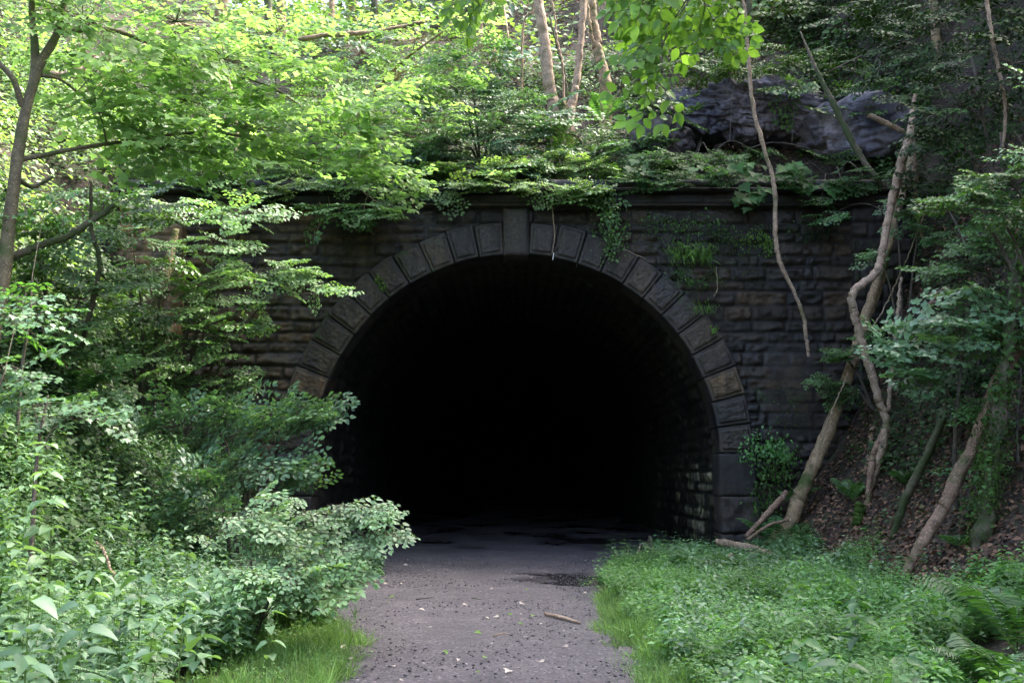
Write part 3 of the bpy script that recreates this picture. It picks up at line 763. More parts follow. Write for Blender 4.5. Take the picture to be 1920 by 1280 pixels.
# left: nettles and dog's mercury between the path and the bank
def left_zone(x, y): return (x < path_c(y) - path_hw(y) - .1 - .95 * sst(11, 8.6, y) - .3 * vnoise(y * 1.3, x * 1.3, seed=66)) & (x > -.62 * y - 1.2)
x, y = scatter(-7.5, -1.0, 4.2, 11.5, 4600, left_zone)
hh = .5
herb_stuff('nettle_patch', 'tall pale green nettles filling the left foreground beside the path', x, y, .36, .72, 'nettle', 'nettle', .068, 9)
x, y = scatter(-7.5, -1.0, 4.0, 19.0, 5200, left_zone)
herb_stuff('low_herbs', 'low green herbs under the nettles along the left of the path', x, y, .12, .32, 'small', 'herb', .075, 4)
x, y = scatter(-8, -2.2, 10.5, 19.2, 2600, left_zone)
herb_stuff('bank_herbs', 'cool green herbs at the foot of the left bank', x, y, .3, .6, 'nettle', 'elm_blue', .075, 7)
# right: dense low cover
def right_zone(x, y): return (np.hypot(x - 3.95, y - 8.2) > .75) & (np.hypot(x - 3.2, y - 6.7) > .7) & (x > path_c(y) + path_hw(y) + .14 + .22 * sst(13, 8, y) + .22 * vnoise(y * 1.6, x * 1.3, seed=67)) & (x < .6 * y + 1)
x, y = scatter(.6, 5.3, 4.2, 19.4, 15000, lambda x, y: right_zone(x, y) & (x < 4.9 + .5 * vnoise(y, x, seed=8)))
herb_stuff('green_cover', 'dense knee high green herbs on the right of the path', x, y, .08, .36, 'small', 'cover', .052, 6, lean=.25)
x, y = scatter(.9, 5.0, 4.2, 13.5, 2100, lambda x, y: right_zone(x, y) & (x > 1.4) & cl(x, y, .9, 77, -.15))
herb_stuff('nettle_cover', 'young nettles with pointed leaves in the right foreground', x, y, .24, .46, 'nettle', 'cover', .078, 7)
x, y = scatter(.9, 5.0, 4.2, 17, 1500, lambda x, y: right_zone(x, y) & cl(x, y, 1.3, 81, .12))
herb_stuff('elder_cover', 'paler broad leaved patches standing out of the right ground cover', x, y, .2, .48, 'elm', 'nettle', .062, 8, leafn=3)
x, y = scatter(.9, 5.0, 4.2, 17, 1300, lambda x, y: right_zone(x, y) & cl(x, y, 1.5, 82, .15))
herb_stuff('feathery_cover', 'feathery yellow green herbs mixed in the right ground cover', x, y, .25, .5, 'pinna', 'cover', .10, 7, leafn=3, lean=.25)
x, y = scatter(-7, -1.4, 4.6, 13, 900, lambda x, y: left_zone(x, y) & cl(x, y, 1.2, 83, .1))
herb_stuff('feathery_herbs', 'feathery herbs mixed among the nettles at left', x, y, .45, .8, 'pinna', 'pale', .13, 8, leafn=3, lean=.2)
x, y = scatter(-7, -1.4, 4.6, 13, 700, lambda x, y: left_zone(x, y) & cl(x, y, 1.2, 84, .15))
herb_stuff('broad_herbs', 'broad leaved pale herbs standing above the left nettles', x, y, .5, .85, 'oval', 'pale', .085, 7, leafn=3)
x, y = scatter(2.6, 4.8, 14.5, 19.3, 1000, right_zone)
herb_stuff('mercury_cover', 'pale leafed herbs at the foot of the right jamb', x, y, .2, .45, 'nettle', 'nettle', .085, 5)
x, y = scatter(4.6, 7.5, 7, 19.3, 900, lambda x, y: cl(x, y, 1.1, 78, .12))
herb_stuff('bank_sprigs', 'scattered green sprigs on the brown right bank', x, y, .10, .3, 'small', 'fern', .07, 4, lean=.3)
# grass verges
def grass(name, label, x, y, h):
    k = len(x); z = ground(x, y); P = np.stack([x, y, z - .01], -1)
    d = nrm(np.c_[rng.normal(0, .5, (k, 2)), np.ones(k)]); up = nrm(rng.normal(size=(k, 3)))
    Lv = Leaves(); R = basis(d, up); S = h * rng.uniform(.35, 1.2, k) * (1 + .55 * vnoise(x * 3.5, y * 3.5, seed=4)); Lv.add(P, R, S)
    o = Lv.mesh(name, 'blade', M['grass']); tag(o, label, 'grass', None, 'stuff'); return o
def lg(x, y):
    e = path_c(y) - path_hw(y); return (x < e + .10 + .2 * vnoise(y * 2.2, x * 1.5)) & (x > e - 1.3 - .4 * vnoise(y * 1.5, x)) & (vnoise(x * 4, y * 4, seed=61) + 1.2 * (e + .2 - x) > -.3) & (y < 11.5 + .5 * vnoise(x * 3, y))
x, y = scatter(-4, 0, 4, 12, 62000, lg); grass('grass', 'bright fine grass on the left verge of the path', x, y, .17)
def rg(x, y):
    e = path_c(y) + path_hw(y); return (x > e - .10 - .2 * vnoise(y * 2.2, x * 1.5, seed=5)) & (x < e + .6 + .3 * vnoise(y * 1.5, x)) & (vnoise(x * 4, y * 4, seed=62) + 1.2 * (x - e + .2) > -.3) & (y < 13.2)
x, y = scatter(0, 3, 4, 14, 70000, rg); grass('grass', 'bright fine grass on the right verge of the path', x, y, .18)
x, y = scatter(-3.2, -.8, 5, 11.5, 1500, lg); herb_stuff('clover', 'small round leaved weeds mixed in the left grass verge', x, y, .05, .16, 'small', 'cover', .035, 3)
x, y = scatter(.5, 2.6, 5, 13, 1100, rg); herb_stuff('clover', 'small round leaved weeds mixed in the right grass verge', x, y, .05, .16, 'small', 'cover', .035, 3)
x, y = scatter(-3, 4, 5, 19, 9000, lambda x, y: (np.abs(np.abs(x - path_c(y)) - path_hw(y)) < .22)); herb_stuff('verge_weeds', 'tiny weeds creeping over the ragged edges of the path', x[:1500], y[:1500], .03, .08, 'small', 'herb', .035, 2)
# gravel, twigs and leaves on the path
x, y = scatter(-3, 3, 5.5, 20.5, 42000, lambda x, y: (np.abs(x - path_c(y)) < path_hw(y) + .12 + .1 * vnoise(x * 3, y * 3)) & (fbm(x * 1.3, y * .8, seed=88) * 1.6 + .9 * (np.abs(x - path_c(y)) / path_hw(y)) ** 2 > rng.uniform(-.6, .9, len(x))))
k = len(x); Lv = Leaves(); d = nrm(np.c_[rng.normal(size=(k, 2)), rng.normal(0, .15, k)])
Lv.add(np.stack([x, y, .035 * (1 - ((x - path_c(y)) / (path_hw(y) + .28)) ** 2) + .006 + 0 * x], -1), basis(d, np.tile([0, 0, 1.], (k, 1))), .008 + .026 * rng.random(k) ** 6)
o = Lv.mesh('gravel', 'pebble', M['pebble']); tag(o, 'loose dark cinders and small stones over the path', 'gravel', None, 'stuff')
def path_z(x, y): return .035 * (1 - ((x - float(path_c(y))) / (float(path_hw(y)) + .28)) ** 2) + .012
fl_px = [(740,1120),(795,1062),(757,1060),(925,1106),(984,1108),(975,1135),(785,1145),(868,1137),(960,1155),(780,1172),(805,1180),(935,1160),(970,1172),(660,1236),(1065,1215),(1100,1112),(1105,1092),(720,1095),(860,1240),(955,1262),(890,1190),(690,1160),(640,1215),(1120,1180),(830,1225),(1020,1245)]
_r = random.Random(8)
while len(fl_px) < 62:
    b_ = 1070 + 210 * _r.random() ** 1.3; a_ = 905 + _r.uniform(-1, 1) * (215 + 50 * (b_ - 1070) / 210); fl_px.append((a_, b_))
for i, (a, b) in enumerate(fl_px):
    ang = math.atan((b - 640) / F) - PITCH
    Yp = 1.57 / math.tan(ang); p = pt(a, b, Yp)
    v, f = T['maple' if i % 3 else 'elm']; sc_ = random.Random(i).uniform(.05, .085) if i < 26 else random.Random(i).uniform(.02, .05)
    th = random.Random(i + 50).uniform(0, 6.28); Rm = basis(np.array([math.cos(th), math.sin(th), .05]), np.array([.15, -.25, 1.]))
    V = (v * [1, 1, 1.5]) @ Rm.T * sc_ + [0, 0, .012]
    o = build('fallen_leaf', V, f, M['dry' if i % 4 else 'hazel'], rnd=np.full(len(v), random.Random(i).random()))
    o.location = (p[0], Yp, path_z(p[0], Yp)); tag(o, 'small pale fallen leaf lying on the dark gravel path', 'leaf', 'pale fallen leaves on the path')
def hitY(a, b):
    ys_ = np.arange(5, 19.8, .05); P_ = np.array([pt(a, b, yy) for yy in ys_]); gz_ = ground(P_[:, 0], P_[:, 1]); k_ = np.where(P_[:, 2] < gz_)[0]
    return float(ys_[k_[0]]) if len(k_) else None
def on_bank(pp):
    a, b, Yb, _ = pp[0]; h_ = hitY(a, b)
    return [(p[0], p[1], p[2] + (h_ - Yb) * .999, p[3] * h_ / Yb) for p in pp] if h_ else pp
BANK = ('tilted_tree', 'mossy_tree', 'split_stump', 'dead_stub', 'mossy_stump', 'mossy_log', 'fallen_log', 'post_stub', 'leaning_stick', 'root')
def tube_thing(name, label, cat, px_pts, mat='bark', sides=10, group=None, bump=.15, seed=0, n=None, ground_base=False, name_part=None):
    if name in BANK: px_pts = on_bank(px_pts)
    s = stem_px(px_pts)
    if ground_base: s = root_at(s)
    c = curve(s, n or max(16, 12 * len(s))); c[1:-1, :3] += rng.normal(0, .006, (len(c) - 2, 3)); tb = Tubes()
    tb.add_capped(c[:, :3], c[:, 3], sides, bump, seed)
    o = tb.mesh(name, M[mat])
    tag(o, label, cat, group); return o
def lie(pts_, r, name, label, mat, cat='stick', seed=0, lift=None):
    """a stick lying on the ground through photo points"""
    out = []
    for a, b in pts_:
        ang = math.atan((b - 640) / F) - PITCH; Yp = 1.6 / math.tan(ang); p = pt(a, b, Yp)
        z = path_z(p[0], Yp) if abs(p[0] - path_c(Yp)) < path_hw(Yp) else float(ground(p[0], Yp)) + .15
        out.append([p[0], Yp, z + r * .8, r])
    out = np.array(out); out[-1, 3] *= .5; c = curve(out, 12); tb = Tubes(); tb.add_capped(c[:, :3], c[:, 3], 8, .25, seed)
    return tag(tb.mesh(name, M[mat]), label, cat)
lie([(1022, 1160), (1055, 1167), (1088, 1176)], .022, 'stick', 'short pale broken stick on the right side of the path', 'bark_pale')
lie([(780, 1130), (812, 1127)], .009, 'twig', 'thin dark twig lying on the left side of the gravel', 'bark_dark')
lie([(925, 1202), (942, 1197), (958, 1199)], .007, 'twig', 'thin curved pale twig in the middle of the near gravel', 'bark_pale')
lie([(700, 1094), (724, 1096)], .014, 'stick', 'small pale stick at the far left edge of the path', 'bark_pale')
lie([(884, 1128), (902, 1131)], .007, 'twig', 'tiny dark twig near the middle of the path', 'bark_dark')

# ------------------------------------------------------------------ trees and stems on the right
def solid(name, label, cat, stems, mat, group=None, sprays=None, kind='elm', lmat='elm', leaf='elm', nm='trunk'):
    """a trunk (things whose foliage is a few sprays); stems = px lists"""
    if name in ('leaning_tree', 'twisted_tree'):
        h_ = hitY(*stems[0][0][:2]); dy = (h_ - stems[0][0][2]) if h_ else 0; print(name, dy); stems = [[(p[0], p[1], p[2] + dy, p[3]) for p in s] for s in stems]
    ss = [stem_px(s) for s in stems]; ss[0] = root_at(ss[0])
    e = empty(name, ss[0][0][:3], label, cat, group)
    for i, s in enumerate(ss):
        c = curve(s, 14 * len(s)); c[1:-1, :3] += rng.normal(0, .009, (len(c) - 2, 3)); tb = Tubes(); tb.add_capped(c[:, :3], c[:, 3], 12 if c[:, 3].max() > .05 else 7, .13, i + 3)
        tb.mesh('trunk' if i == 0 else 'limb', M[mat], e)
    if sprays:
        Lv = Leaves(); Tw = Tubes()
        for (a, b, Yb, dx, dy, dz, L, n) in sprays:
            for _ in range(n):
                p = pt(a + rng.normal(0, 16), b + rng.normal(0, 16), Yb + rng.normal(0, .15))
                add_sprays(Lv, Tw, [p], [nrm(np.array([dx, dy, dz]) + rng.normal(0, .25, 3))], [L * rng.uniform(.6, 1.2)], kind, .25)
        Tw.mesh('twigs', M['twig'], e); Lv.mesh('foliage', leaf, M[lmat], e)
    return e
solid('leaning_tree', 'thick pale brown trunk leaning right across the foot of the bank', 'tree',
      [[(1438, 1036, 18.6, 0.146), (1478, 985, 18.6, 0.133), (1510, 905, 18.7, 0.129), (1548, 820, 18.8, 0.120), (1592, 700, 18.9, 0.112), (1622, 600, 19.0, 0.103), (1660, 480, 19.1, 0.086), (1700, 330, 19.2, 0.060), (1712, 270, 19.3, 0.043)],
       [(1630, 590, 19.0, 0.077), (1650, 530, 19.15, 0.069), (1668, 450, 19.25, 0.052)]], 'bark')
solid('twisted_tree', 'slender trunk with an s bend hanging down past the leaning trunk', 'tree',
      [[(1628, 935, 18.2, 0.043), (1645, 870, 18.2, 0.058), (1662, 800, 18.2, 0.066), (1648, 745, 18.2, 0.066), (1622, 660, 18.2, 0.070), (1602, 590, 18.2, 0.070), (1600, 548, 18.2, 0.070), (1642, 512, 18.3, 0.070), (1654, 470, 18.4, 0.066), (1668, 400, 18.5, 0.070), (1695, 290, 18.6, 0.078), (1708, 240, 18.8, 0.062), (1716, 170, 19.2, 0.031)],
       [(1662, 790, 18.2, 0.035), (1672, 700, 18.25, 0.039), (1680, 620, 18.3, 0.039), (1690, 520, 18.5, 0.027)],
       [(1712, 260, 18.8, 0.047), (1716, 330, 18.8, 0.047), (1720, 400, 18.8, 0.039), (1735, 465, 18.8, 0.020)]], 'bark_pale')
for k_, (nm, lab, pp, mt) in enumerate([
    ('hanging_branch', 'bare pale branch hanging down in front of the wall ending in a cut', [(1380, -60, 19.3, .02), (1398, 30, 19.2, .03), (1402, 95, 19.2, 0.036), (1412, 200, 19.2, 0.040), (1436, 290, 19.2, 0.043), (1452, 350, 19.2, 0.045), (1454, 440, 19.2, 0.045), (1462, 490, 19.2, 0.045), (1488, 545, 19.2, 0.042), (1505, 590, 19.2, 0.040), (1513, 640, 19.2, 0.036), (1516, 668, 19.2, 0.032)], 'bark_pale'),
    ('dead_branch', 'dark mossy branch sloping down across the rock outcrop', [(1500, 60, 20.5, .015), (1530, 130, 20.2, .04), (1560, 190, 20.0, .06), (1600, 270, 19.8, .065), (1640, 330, 19.6, .06), (1668, 352, 19.5, .045)], 'bark_moss'),
    ('broken_branch', 'short broken branch stub jutting from the rock ledge', [(1628, 216, 20.4, .05), (1672, 236, 20.3, .05), (1700, 250, 20.2, .04)], 'bark_pale'),
    ('tilted_tree', 'reddish scarred trunk leaning over the right bank in front', [(1682, 1102, 13.6, .05), (1722, 1030, 13.6, .075), (1770, 950, 13.6, .085), (1800, 885, 13.6, .09), (1840, 800, 13.6, .085), (1880, 700, 13.7, .09), (1935, 625, 13.8, .08)], 'bark_red'),
    ('mossy_tree', 'thin moss covered trunk leaning right between two others', [(1672, 1012, 15.6, 0.060), (1700, 930, 15.6, 0.064), (1735, 860, 15.7, 0.064), (1765, 790, 15.8, 0.064), (1785, 700, 15.9, 0.056), (1800, 600, 16.0, 0.048), (1770, 545, 16.0, 0.036)], 'bark_moss'),
    ('split_stump', 'short upright grey brown snag below the twisted trunk', [(1628, 950, 17.6, .065), (1632, 890, 17.7, .06), (1640, 850, 17.8, .05), (1655, 805, 17.9, .04)], 'bark_red'),
    ('dead_stub', 'small broken grey stub left of the twisted trunk base', [(1624, 890, 18.8, .06), (1632, 840, 18.8, .05), (1636, 800, 18.8, .045)], 'bark_red'),
    ('mossy_stump', 'short green mossy stump in the leaf litter', [(1608, 985, 16.6, .085), (1613, 945, 16.6, .09)], 'moss'),
    ('mossy_log', 'small mossy log poking out above the green cover', [(1565, 1065, 14.9, .055), (1582, 1035, 15.1, .06), (1592, 1015, 15.3, .05)], 'bark_moss'),
    ('fallen_log', 'pale fallen log lying at the foot of the right jamb', [(1342, 1015, 17.6, .06), (1385, 1022, 17.5, .065), (1430, 1033, 17.4, .06), (1460, 1043, 17.3, .05)], 'bark_pale'),
    ('post_stub', 'tiny upright pale post stub beside the fallen log', [(1413, 1052, 17.1, .04), (1412, 1022, 17.15, .04)], 'bark_pale'),
    ('leaning_stick', 'reddish stick sloping up behind the leaning trunk', [(1398, 1006, 18.3, .05), (1432, 970, 18.5, .05), (1475, 922, 18.7, .055)], 'bark_red'),
    ('leaning_stick', 'thin dark stick below the reddish stick behind the trunk', [(1402, 1012, 18.0, .03), (1440, 985, 18.2, .03), (1478, 975, 18.4, .025)], 'bark_red'),
    ('stick', 'thin pale stick resting at the near edge of the green cover', [(1348, 1060, 15.8, .03), (1362, 1048, 15.9, .03), (1376, 1038, 16.1, .025)], 'bark_pale'),
    ('root', 'long mossy root curving across the leaf litter', [(1540, 985, 17.4, .05), (1575, 960, 17.5, .05), (1610, 945, 17.6, .045), (1640, 940, 17.6, .03)], 'bark_moss'),
    ('stick', 'thin brown stick low on the bank by the ferns', [(1735, 1150, 11.0, .012), (1780, 1130, 11.3, .013), (1835, 1115, 11.6, .015)], 'bark_pale'),
    ('fallen_branch', 'thin dark branch sloping up beside the ferns', [(1740, 1165, 11.2, .025), (1810, 1125, 11.6, .03), (1885, 1092, 12.1, .03)], 'bark_dark'),
    ('root', 'tangled pale root hanging on the bank under the mossy trunk', [(1620, 1060, 14.6, .035), (1648, 1030, 14.8, .04), (1665, 1010, 15, .04), (1690, 1020, 15.1, .03)], 'bark_pale'),
    ('creeper', 'thin bare stem rising along the far right edge', [(1905, 1010, 12.5, .02), (1912, 900, 12.5, .02), (1908, 800, 12.6, .018), (1915, 690, 12.6, .015)], 'bark_dark'),
    ('creeper', 'hooked brown stem arching over beneath the upper right leaves', [(1745, 575, 16.2, .045), (1755, 555, 16.2, .04), (1778, 540, 16.1, .03), (1782, 570, 16.0, .02)], 'bark_red'),
    ('creeper', 'long thin stem slanting down from the dark upper right', [(1845, -40, 15, .03), (1860, 70, 15, .03), (1872, 130, 15, .03), (1885, 200, 15, .025), (1880, 280, 15, .02)], 'bark_pale'),
    ('creeper', 'very thin stem sloping beside the s bend trunk', [(1735, 395, 17.5, .012), (1690, 510, 17.8, .012), (1645, 600, 18.0, .012), (1622, 620, 18.0, .01)], 'bark_pale'),
    ('creeper', 'fine looping stem at the left of the leaning trunk', [(1590, 700, 18.2, .012), (1560, 770, 18.2, .012), (1540, 830, 18.3, .010), (1530, 870, 18.3, .008)], 'bark_pale'),
]):
    tube_thing(nm, lab, nm.split('_')[-1], pp, mt, 12 if pp[0][3] > .04 else 7, bump=.22, seed=k_)
# thick mossy stump at the far right
tube_thing('mossy_bole', 'thick moss and ivy covered bole at the right edge of the bank', 'tree', [(1830, 1125, 12.0, 0.167), (1838, 1060, 12.0, 0.149), (1850, 960, 12.1, 0.118), (1862, 850, 12.2, 0.093), (1885, 700, 12.5, 0.081), (1915, 480, 12.8, 0.062), (1950, 250, 13, 0.043)], 'bark_moss', 24, bump=.45, seed=33, n=60)
def tufts_along(name, label, pts_px, n, rad_, tmpl, mat, size, cat='ivy'):
    s = curve(stem_px([(a, b, c, rad_) for a, b, c in pts_px]), 40)
    i = rng.integers(0, 40, n); d = nrm(rng.normal(size=(n, 3)))
    P = s[i, :3] + d * (rad_ * rng.uniform(.3, 1.25, n) * (1 + .7 * vnoise(d[:, 0] * 2.2 + i * .2, d[:, 1] * 2.2, d[:, 2] * 2.2, seed=n)))[:, None]; up = nrm(d + [0, -.3, .5]); dd = rng.normal(size=(n, 3)) * .5 + [0, 0, -.8]
    Lv = Leaves(); Lv.add(P, basis(nrm(dd), up), size * rng.uniform(.5, 1.3, n))
    return tag(Lv.mesh(name, tmpl, M[mat]), label, cat, kind='stuff' if name == 'moss_patch' else None)
tufts_along('ivy', 'ivy and moss clinging round the thick bole at far right', [(1832, 1100, 12.0), (1845, 980, 12.1), (1860, 850, 12.2), (1880, 720, 12.5)], 5200, .17, 'small', 'moss', .035)
tufts_along('ivy', 'loose ivy leaves climbing the upper part of the thick bole at far right', [(1850, 950, 12.0), (1880, 720, 12.4), (1915, 480, 12.7), (1930, 380, 12.8)], 1100, .26, 'ivy', 'ivy_light', .06)
tufts_along('ivy', 'dark ivy column between the split snag and the mossy trunk', [(1665, 960, 17.0), (1672, 900, 17.2), (1672, 830, 17.4)], 900, .33, 'small', 'ivy_light', .06)
tufts_along('ivy', 'ivy mound against the wall right of the jamb', [(1395, 850, 19.7), (1440, 840, 19.7), (1480, 850, 19.7)], 420, .28, 'small', 'herb', .085)
tufts_along('ivy', 'small leafed creeper low on the wall beside the jamb blocks', [(1430, 960, 19.7), (1440, 890, 19.7), (1475, 870, 19.7)], 800, .42, 'small', 'ivy_light', .07)
tufts_along('creeper', 'leafy creeper strand hanging over the cornice right of the keystone', [(1100, 350, 19.6), (1140, 385, 19.6), (1150, 430, 19.6), (1150, 470, 19.65)], 900, .34, 'small', 'elm', .075, 'creeper')
tufts_along('creeper', 'small green tuft growing on the arch at mid right', [(1300, 575, 19.72), (1340, 575, 19.72)], 170, .15, 'pinna', 'hazel', .09, 'creeper')
tufts_along('creeper', 'grassy fern clump on the wall above the right of the arch', [(1260, 470, 19.75), (1300, 468, 19.75), (1335, 478, 19.75)], 420, .22, 'pinna', 'hazel', .17, 'creeper')
tufts_along('creeper', 'thin creeper on the wall just under the right frieze', [(1200, 410, 19.78), (1270, 425, 19.78), (1330, 420, 19.78), (1370, 450, 19.78)], 900, .30, 'small', 'ivy_light', .05, 'creeper')
tufts_along('creeper', 'yellowish creeper between hanging branch and fern clump', [(1380, 450, 19.8), (1430, 445, 19.8), (1445, 470, 19.8)], 520, .22, 'small', 'hazel', .045, 'creeper')
tufts_along('creeper', 'sparse trailing creeper beside the ring below the fern clump', [(1270, 510, 19.8), (1300, 530, 19.8), (1345, 520, 19.8)], 450, .22, 'small', 'ivy_light', .05, 'creeper')
tufts_along('creeper', 'faint creeper on the dark wall behind the hanging branch', [(1480, 430, 19.85), (1530, 440, 19.85), (1560, 420, 19.85)], 420, .3, 'small', 'ivy', .05, 'creeper')
tufts_along('creeper', 'tiny plant growing from a joint on the left haunch of the arch', [(708, 520, 19.7), (722, 542, 19.7)], 40, .09, 'small', 'hazel', .07, 'creeper')
tufts_along('creeper', 'tiny green sprig on the wall beside the third right voussoir', [(1335, 620, 19.7), (1345, 615, 19.7)], 26, .08, 'small', 'hazel', .07, 'creeper')

tufts_along('moss_patch', 'green moss and tiny leaves spread over the courses right of the arch crown', [(1215, 440, 19.86), (1280, 500, 19.86), (1360, 460, 19.86), (1420, 500, 19.86)], 1500, .5, 'small', 'moss', .035, 'moss')
tufts_along('moss_patch', 'thin moss and leaves on the wall at the foot of the hanging branch', [(1430, 700, 19.86), (1500, 760, 19.86), (1450, 800, 19.86)], 500, .4, 'small', 'moss', .035, 'moss')
# ------------------------------------------------------------------ ferns
def fern(px, py, Yf, n, L, label, tiltz=1.25, z=None, az=None, spread=6.28, mat='fern'):
    Yf = (hitY(px, py + 45) or Yf) if (9 < Yf < 19 and px > 1200) else Yf; b = pt(px, py + 40, Yf); gz_ = float(ground(b[0], b[1])); b[2] = min(max(b[2], gz_), gz_ + .35) if Yf < 19 else b[2]
    e = empty('fern', b, label, 'fern'); 
    for i in range(n):
        Lv = Leaves(); Tw = Tubes()
        a = (0 if az is None else az) + spread * (i + .5) / n - spread / 2 + rng.normal(0, .15); LL_ = L * rng.uniform(.75, 1.1)
        h = np.array([math.cos(a), math.sin(a), 0]); t = np.linspace(0, 1, 22); bend = rng.normal(0, .25)
        c = b + np.outer(t * LL_ * .72, h) + np.outer(t ** 2 * LL_ * bend, np.cross(h, [0, 0, 1.])); c[:, 2] += LL_ * (tiltz * t - .55 * tiltz * t ** 2)
        Tw.add(c, np.linspace(.006, .0015, 22), 3)
        side = np.cross(h, [0, 0, 1.]); tan = nrm(np.gradient(c, axis=0))
        for j in range(2, 22):
            for f_ in (0,):
                if j == 21 and f_: continue
                p = c[j] if not f_ else (c[j] + c[min(21, j + 1)]) / 2; tt = (j + f_) / 21; w = LL_ * .24 * math.sin(math.pi * min(1, tt ** .8) * .94 + .1) + .01
                for s_ in (1, -1):
                    d = nrm(side * s_ + tan[j] * .35 + rng.normal(0, .05, 3) + [0, 0, -.1]); up = np.cross(side, tan[j]); up = up * np.sign(up[2] + 1e-6)
                    Lv.add(p[None], basis(d[None], (up + rng.normal(0, .06, 3))[None]), np.array([w]))
        fr = Lv.mesh('frond', 'lance', M[mat], e)
        Tw.mesh('rachis', M['stem'], fr)
    return e
fern(1450, 985, 18.2, 7, .9, 'grey green fern between the jamb and the leaning trunk')
fern(1492, 905, 18.9, 4, .6, 'small fern against the wall behind the leaning trunk')
fern(1600, 900, 17.9, 6, .65, 'fern growing on the leaf litter left of the twisted trunk')
fern(1525, 985, 17.6, 5, .6, 'drooping fern right of the leaning trunk base', .7)
fern(1385, 1040, 16.8, 6, .6, 'feathery fern in front of the fallen log')
fern(1905, 1185, 8.3, 8, .95, 'large lush fern at the right edge, upper of the two', 1.3, az=2.9, spread=4.2)
fern(1885, 1290, 6.7, 8, .72, 'large lush fern in the bottom right corner', 1.3, az=2.7, spread=4.2)
fern(325, 1015, 8.6, 4, .45, 'pale fern frond rising from the nettles at left', 1.1, mat='nettle')
fern(1830, 835, 13.0, 5, .5, 'upright glossy fern beside the far right bole', 1.2)
fern(1700, 870, 15.4, 6, .55, 'bright hartstongue like fern behind the mossy trunk', 1.0)
fern(1800, 985, 13.4, 5, .5, 'drooping fern under the reddish trunk', .7)
fern(1130, 190, 22.3, 6, .9, 'fern on the slope beside the twin trunks')
fern(1580, 375, 20.0, 6, .6, 'dark fern hanging over the cornice at far right', .2)
fern(110, 600, 12.5, 6, .7, 'glossy fern clump on the left bank', 1.0)
fern(150, 500, 13.5, 7, .8, 'tall fern clump above the glossy one on the left bank', 1.0)

# ------------------------------------------------------------------ big leaved seedlings on the parapet
def leafy_clump(name, label, items, tmpl, mat, size, cat, group=None):
    s0 = pt(*items[0][:3]); e = empty(name, s0, label, cat, group); Lv = Leaves(); Tw = Tubes()
    for (a, b, Yb, n, rx, rz) in items:
        c = pt(a, b, Yb)
        for _ in range(n):
            p = c + np.array([rng.normal(0, rx), rng.normal(0, rx * .5), rng.normal(0, rz)])
            d = nrm(np.array([rng.normal(0, .6), -.6, -.65 + rng.normal(0, .25)])); up = nrm(np.array([rng.normal(0, .3), -.75 + rng.normal(0, .25), .8]))
            Lv.add(p[None], basis(d[None], up[None]), np.array([size * rng.uniform(.7, 1.2)]))
            Tw.add(curve([c + [0, .15, -.1], (c + p) / 2 + [0, 0, .05], p], 6), np.full(6, .004), 4)
    Tw.mesh('stems', M['stem'], e); Lv.mesh('foliage', tmpl, M[mat], e); return e
leafy_clump('parapet_seedling', 'large leafed sycamore seedling hanging over the parapet by the hanging branch', [(1410, 360, 19.45, 16, .18, .14), (1395, 320, 19.6, 6, .2, .06)], 'maple', 'seedling', .27, 'plant')
leafy_clump('parapet_seedling', 'row of broad leaves on the parapet right of the hanging branch', [(1480, 315, 19.6, 20, .28, .06), (1500, 345, 19.5, 6, .2, .08)], 'maple', 'seedling', .25, 'plant')
leafy_clump('parapet_seedling', 'broad leaves at the right end of the parapet', [(1560, 345, 19.6, 16, .2, .1)], 'maple', 'seedling', .23, 'plant')
leafy_clump('parapet_seedling', 'broad leaves on the parapet left of the hanging branch', [(1350, 315, 19.6, 16, .3, .05), (1210, 330, 19.5, 9, .2, .12)], 'maple', 'seedling', .22, 'plant')

# ------------------------------------------------------------------ shrubs and trees on the left
plant('sycamore_tree', 'slim forked sycamore with bright yellow green sprays at the upper left', 'tree',
      [root_at(stem_px([(-25, 700, 11.6, .095), (5, 520, 11.7, .085), (22, 380, 11.8, .075), (42, 240, 11.9, .068), (72, 130, 12, .06), (108, 60, 12.1, .045), (130, -40, 12.2, .03)])),
       stem_px([(62, 160, 12.0, .055), (66, 100, 12.0, .05), (60, 30, 12.0, .04), (58, -40, 12, .03)]),
       stem_px([(42, 200, 11.9, .04), (25, 150, 11.8, .035), (-5, 115, 11.8, .03)]),
       stem_px([(70, 140, 12, .03), (110, 148, 12.2, .02), (145, 172, 12.4, .012)]),
       stem_px([(110, 62, 12.1, .035), (200, 55, 12.6, .03), (290, 85, 13.2, .026), (400, 130, 14, .02), (520, 170, 14.8, .015), (640, 260, 15.6, .01)]),
       stem_px([(28, 330, 11.8, .04), (60, 350, 12.2, .03), (98, 332, 12.6, .02)]),
       stem_px([(35, 300, 11.9, .035), (200, 270, 12.8, .025), (420, 250, 14, .018), (600, 310, 15.4, .012), (705, 345, 16, .006)])],
      [(170, 40, 12.6, 1.0, 1.0, .35, 26), (330, 40, 13.4, 1.1, 1.0, .4, 26), (420, 110, 13.8, 1.1, .9, .3, 24), (240, 110, 12.9, 1.0, 1.0, .35, 20),
       (560, 180, 14.8, 1.1, .8, .3, 24), (350, 190, 13.6, 1.2, 1, .3, 26), (460, 240, 14.2, 1.2, .9, .3, 28), (640, 235, 15.4, .8, .7, .25, 18),
       (300, 280, 13.2, 1.0, .9, .3, 18), (600, 300, 15.4, .9, .7, .2, 16), (700, 330, 15.9, .5, .5, .2, 10), (520, 60, 15, 1, .8, .25, 12), (180, 200, 12.6, .9, .9, .35, 16), (700, 180, 15.6, .5, .5, .3, 12)],
      'maple', 'maple', None, 1.0, 'maple', 'bark_olive', True, -.10, .2, out=(.5, -.1, -.1), dens=.95)
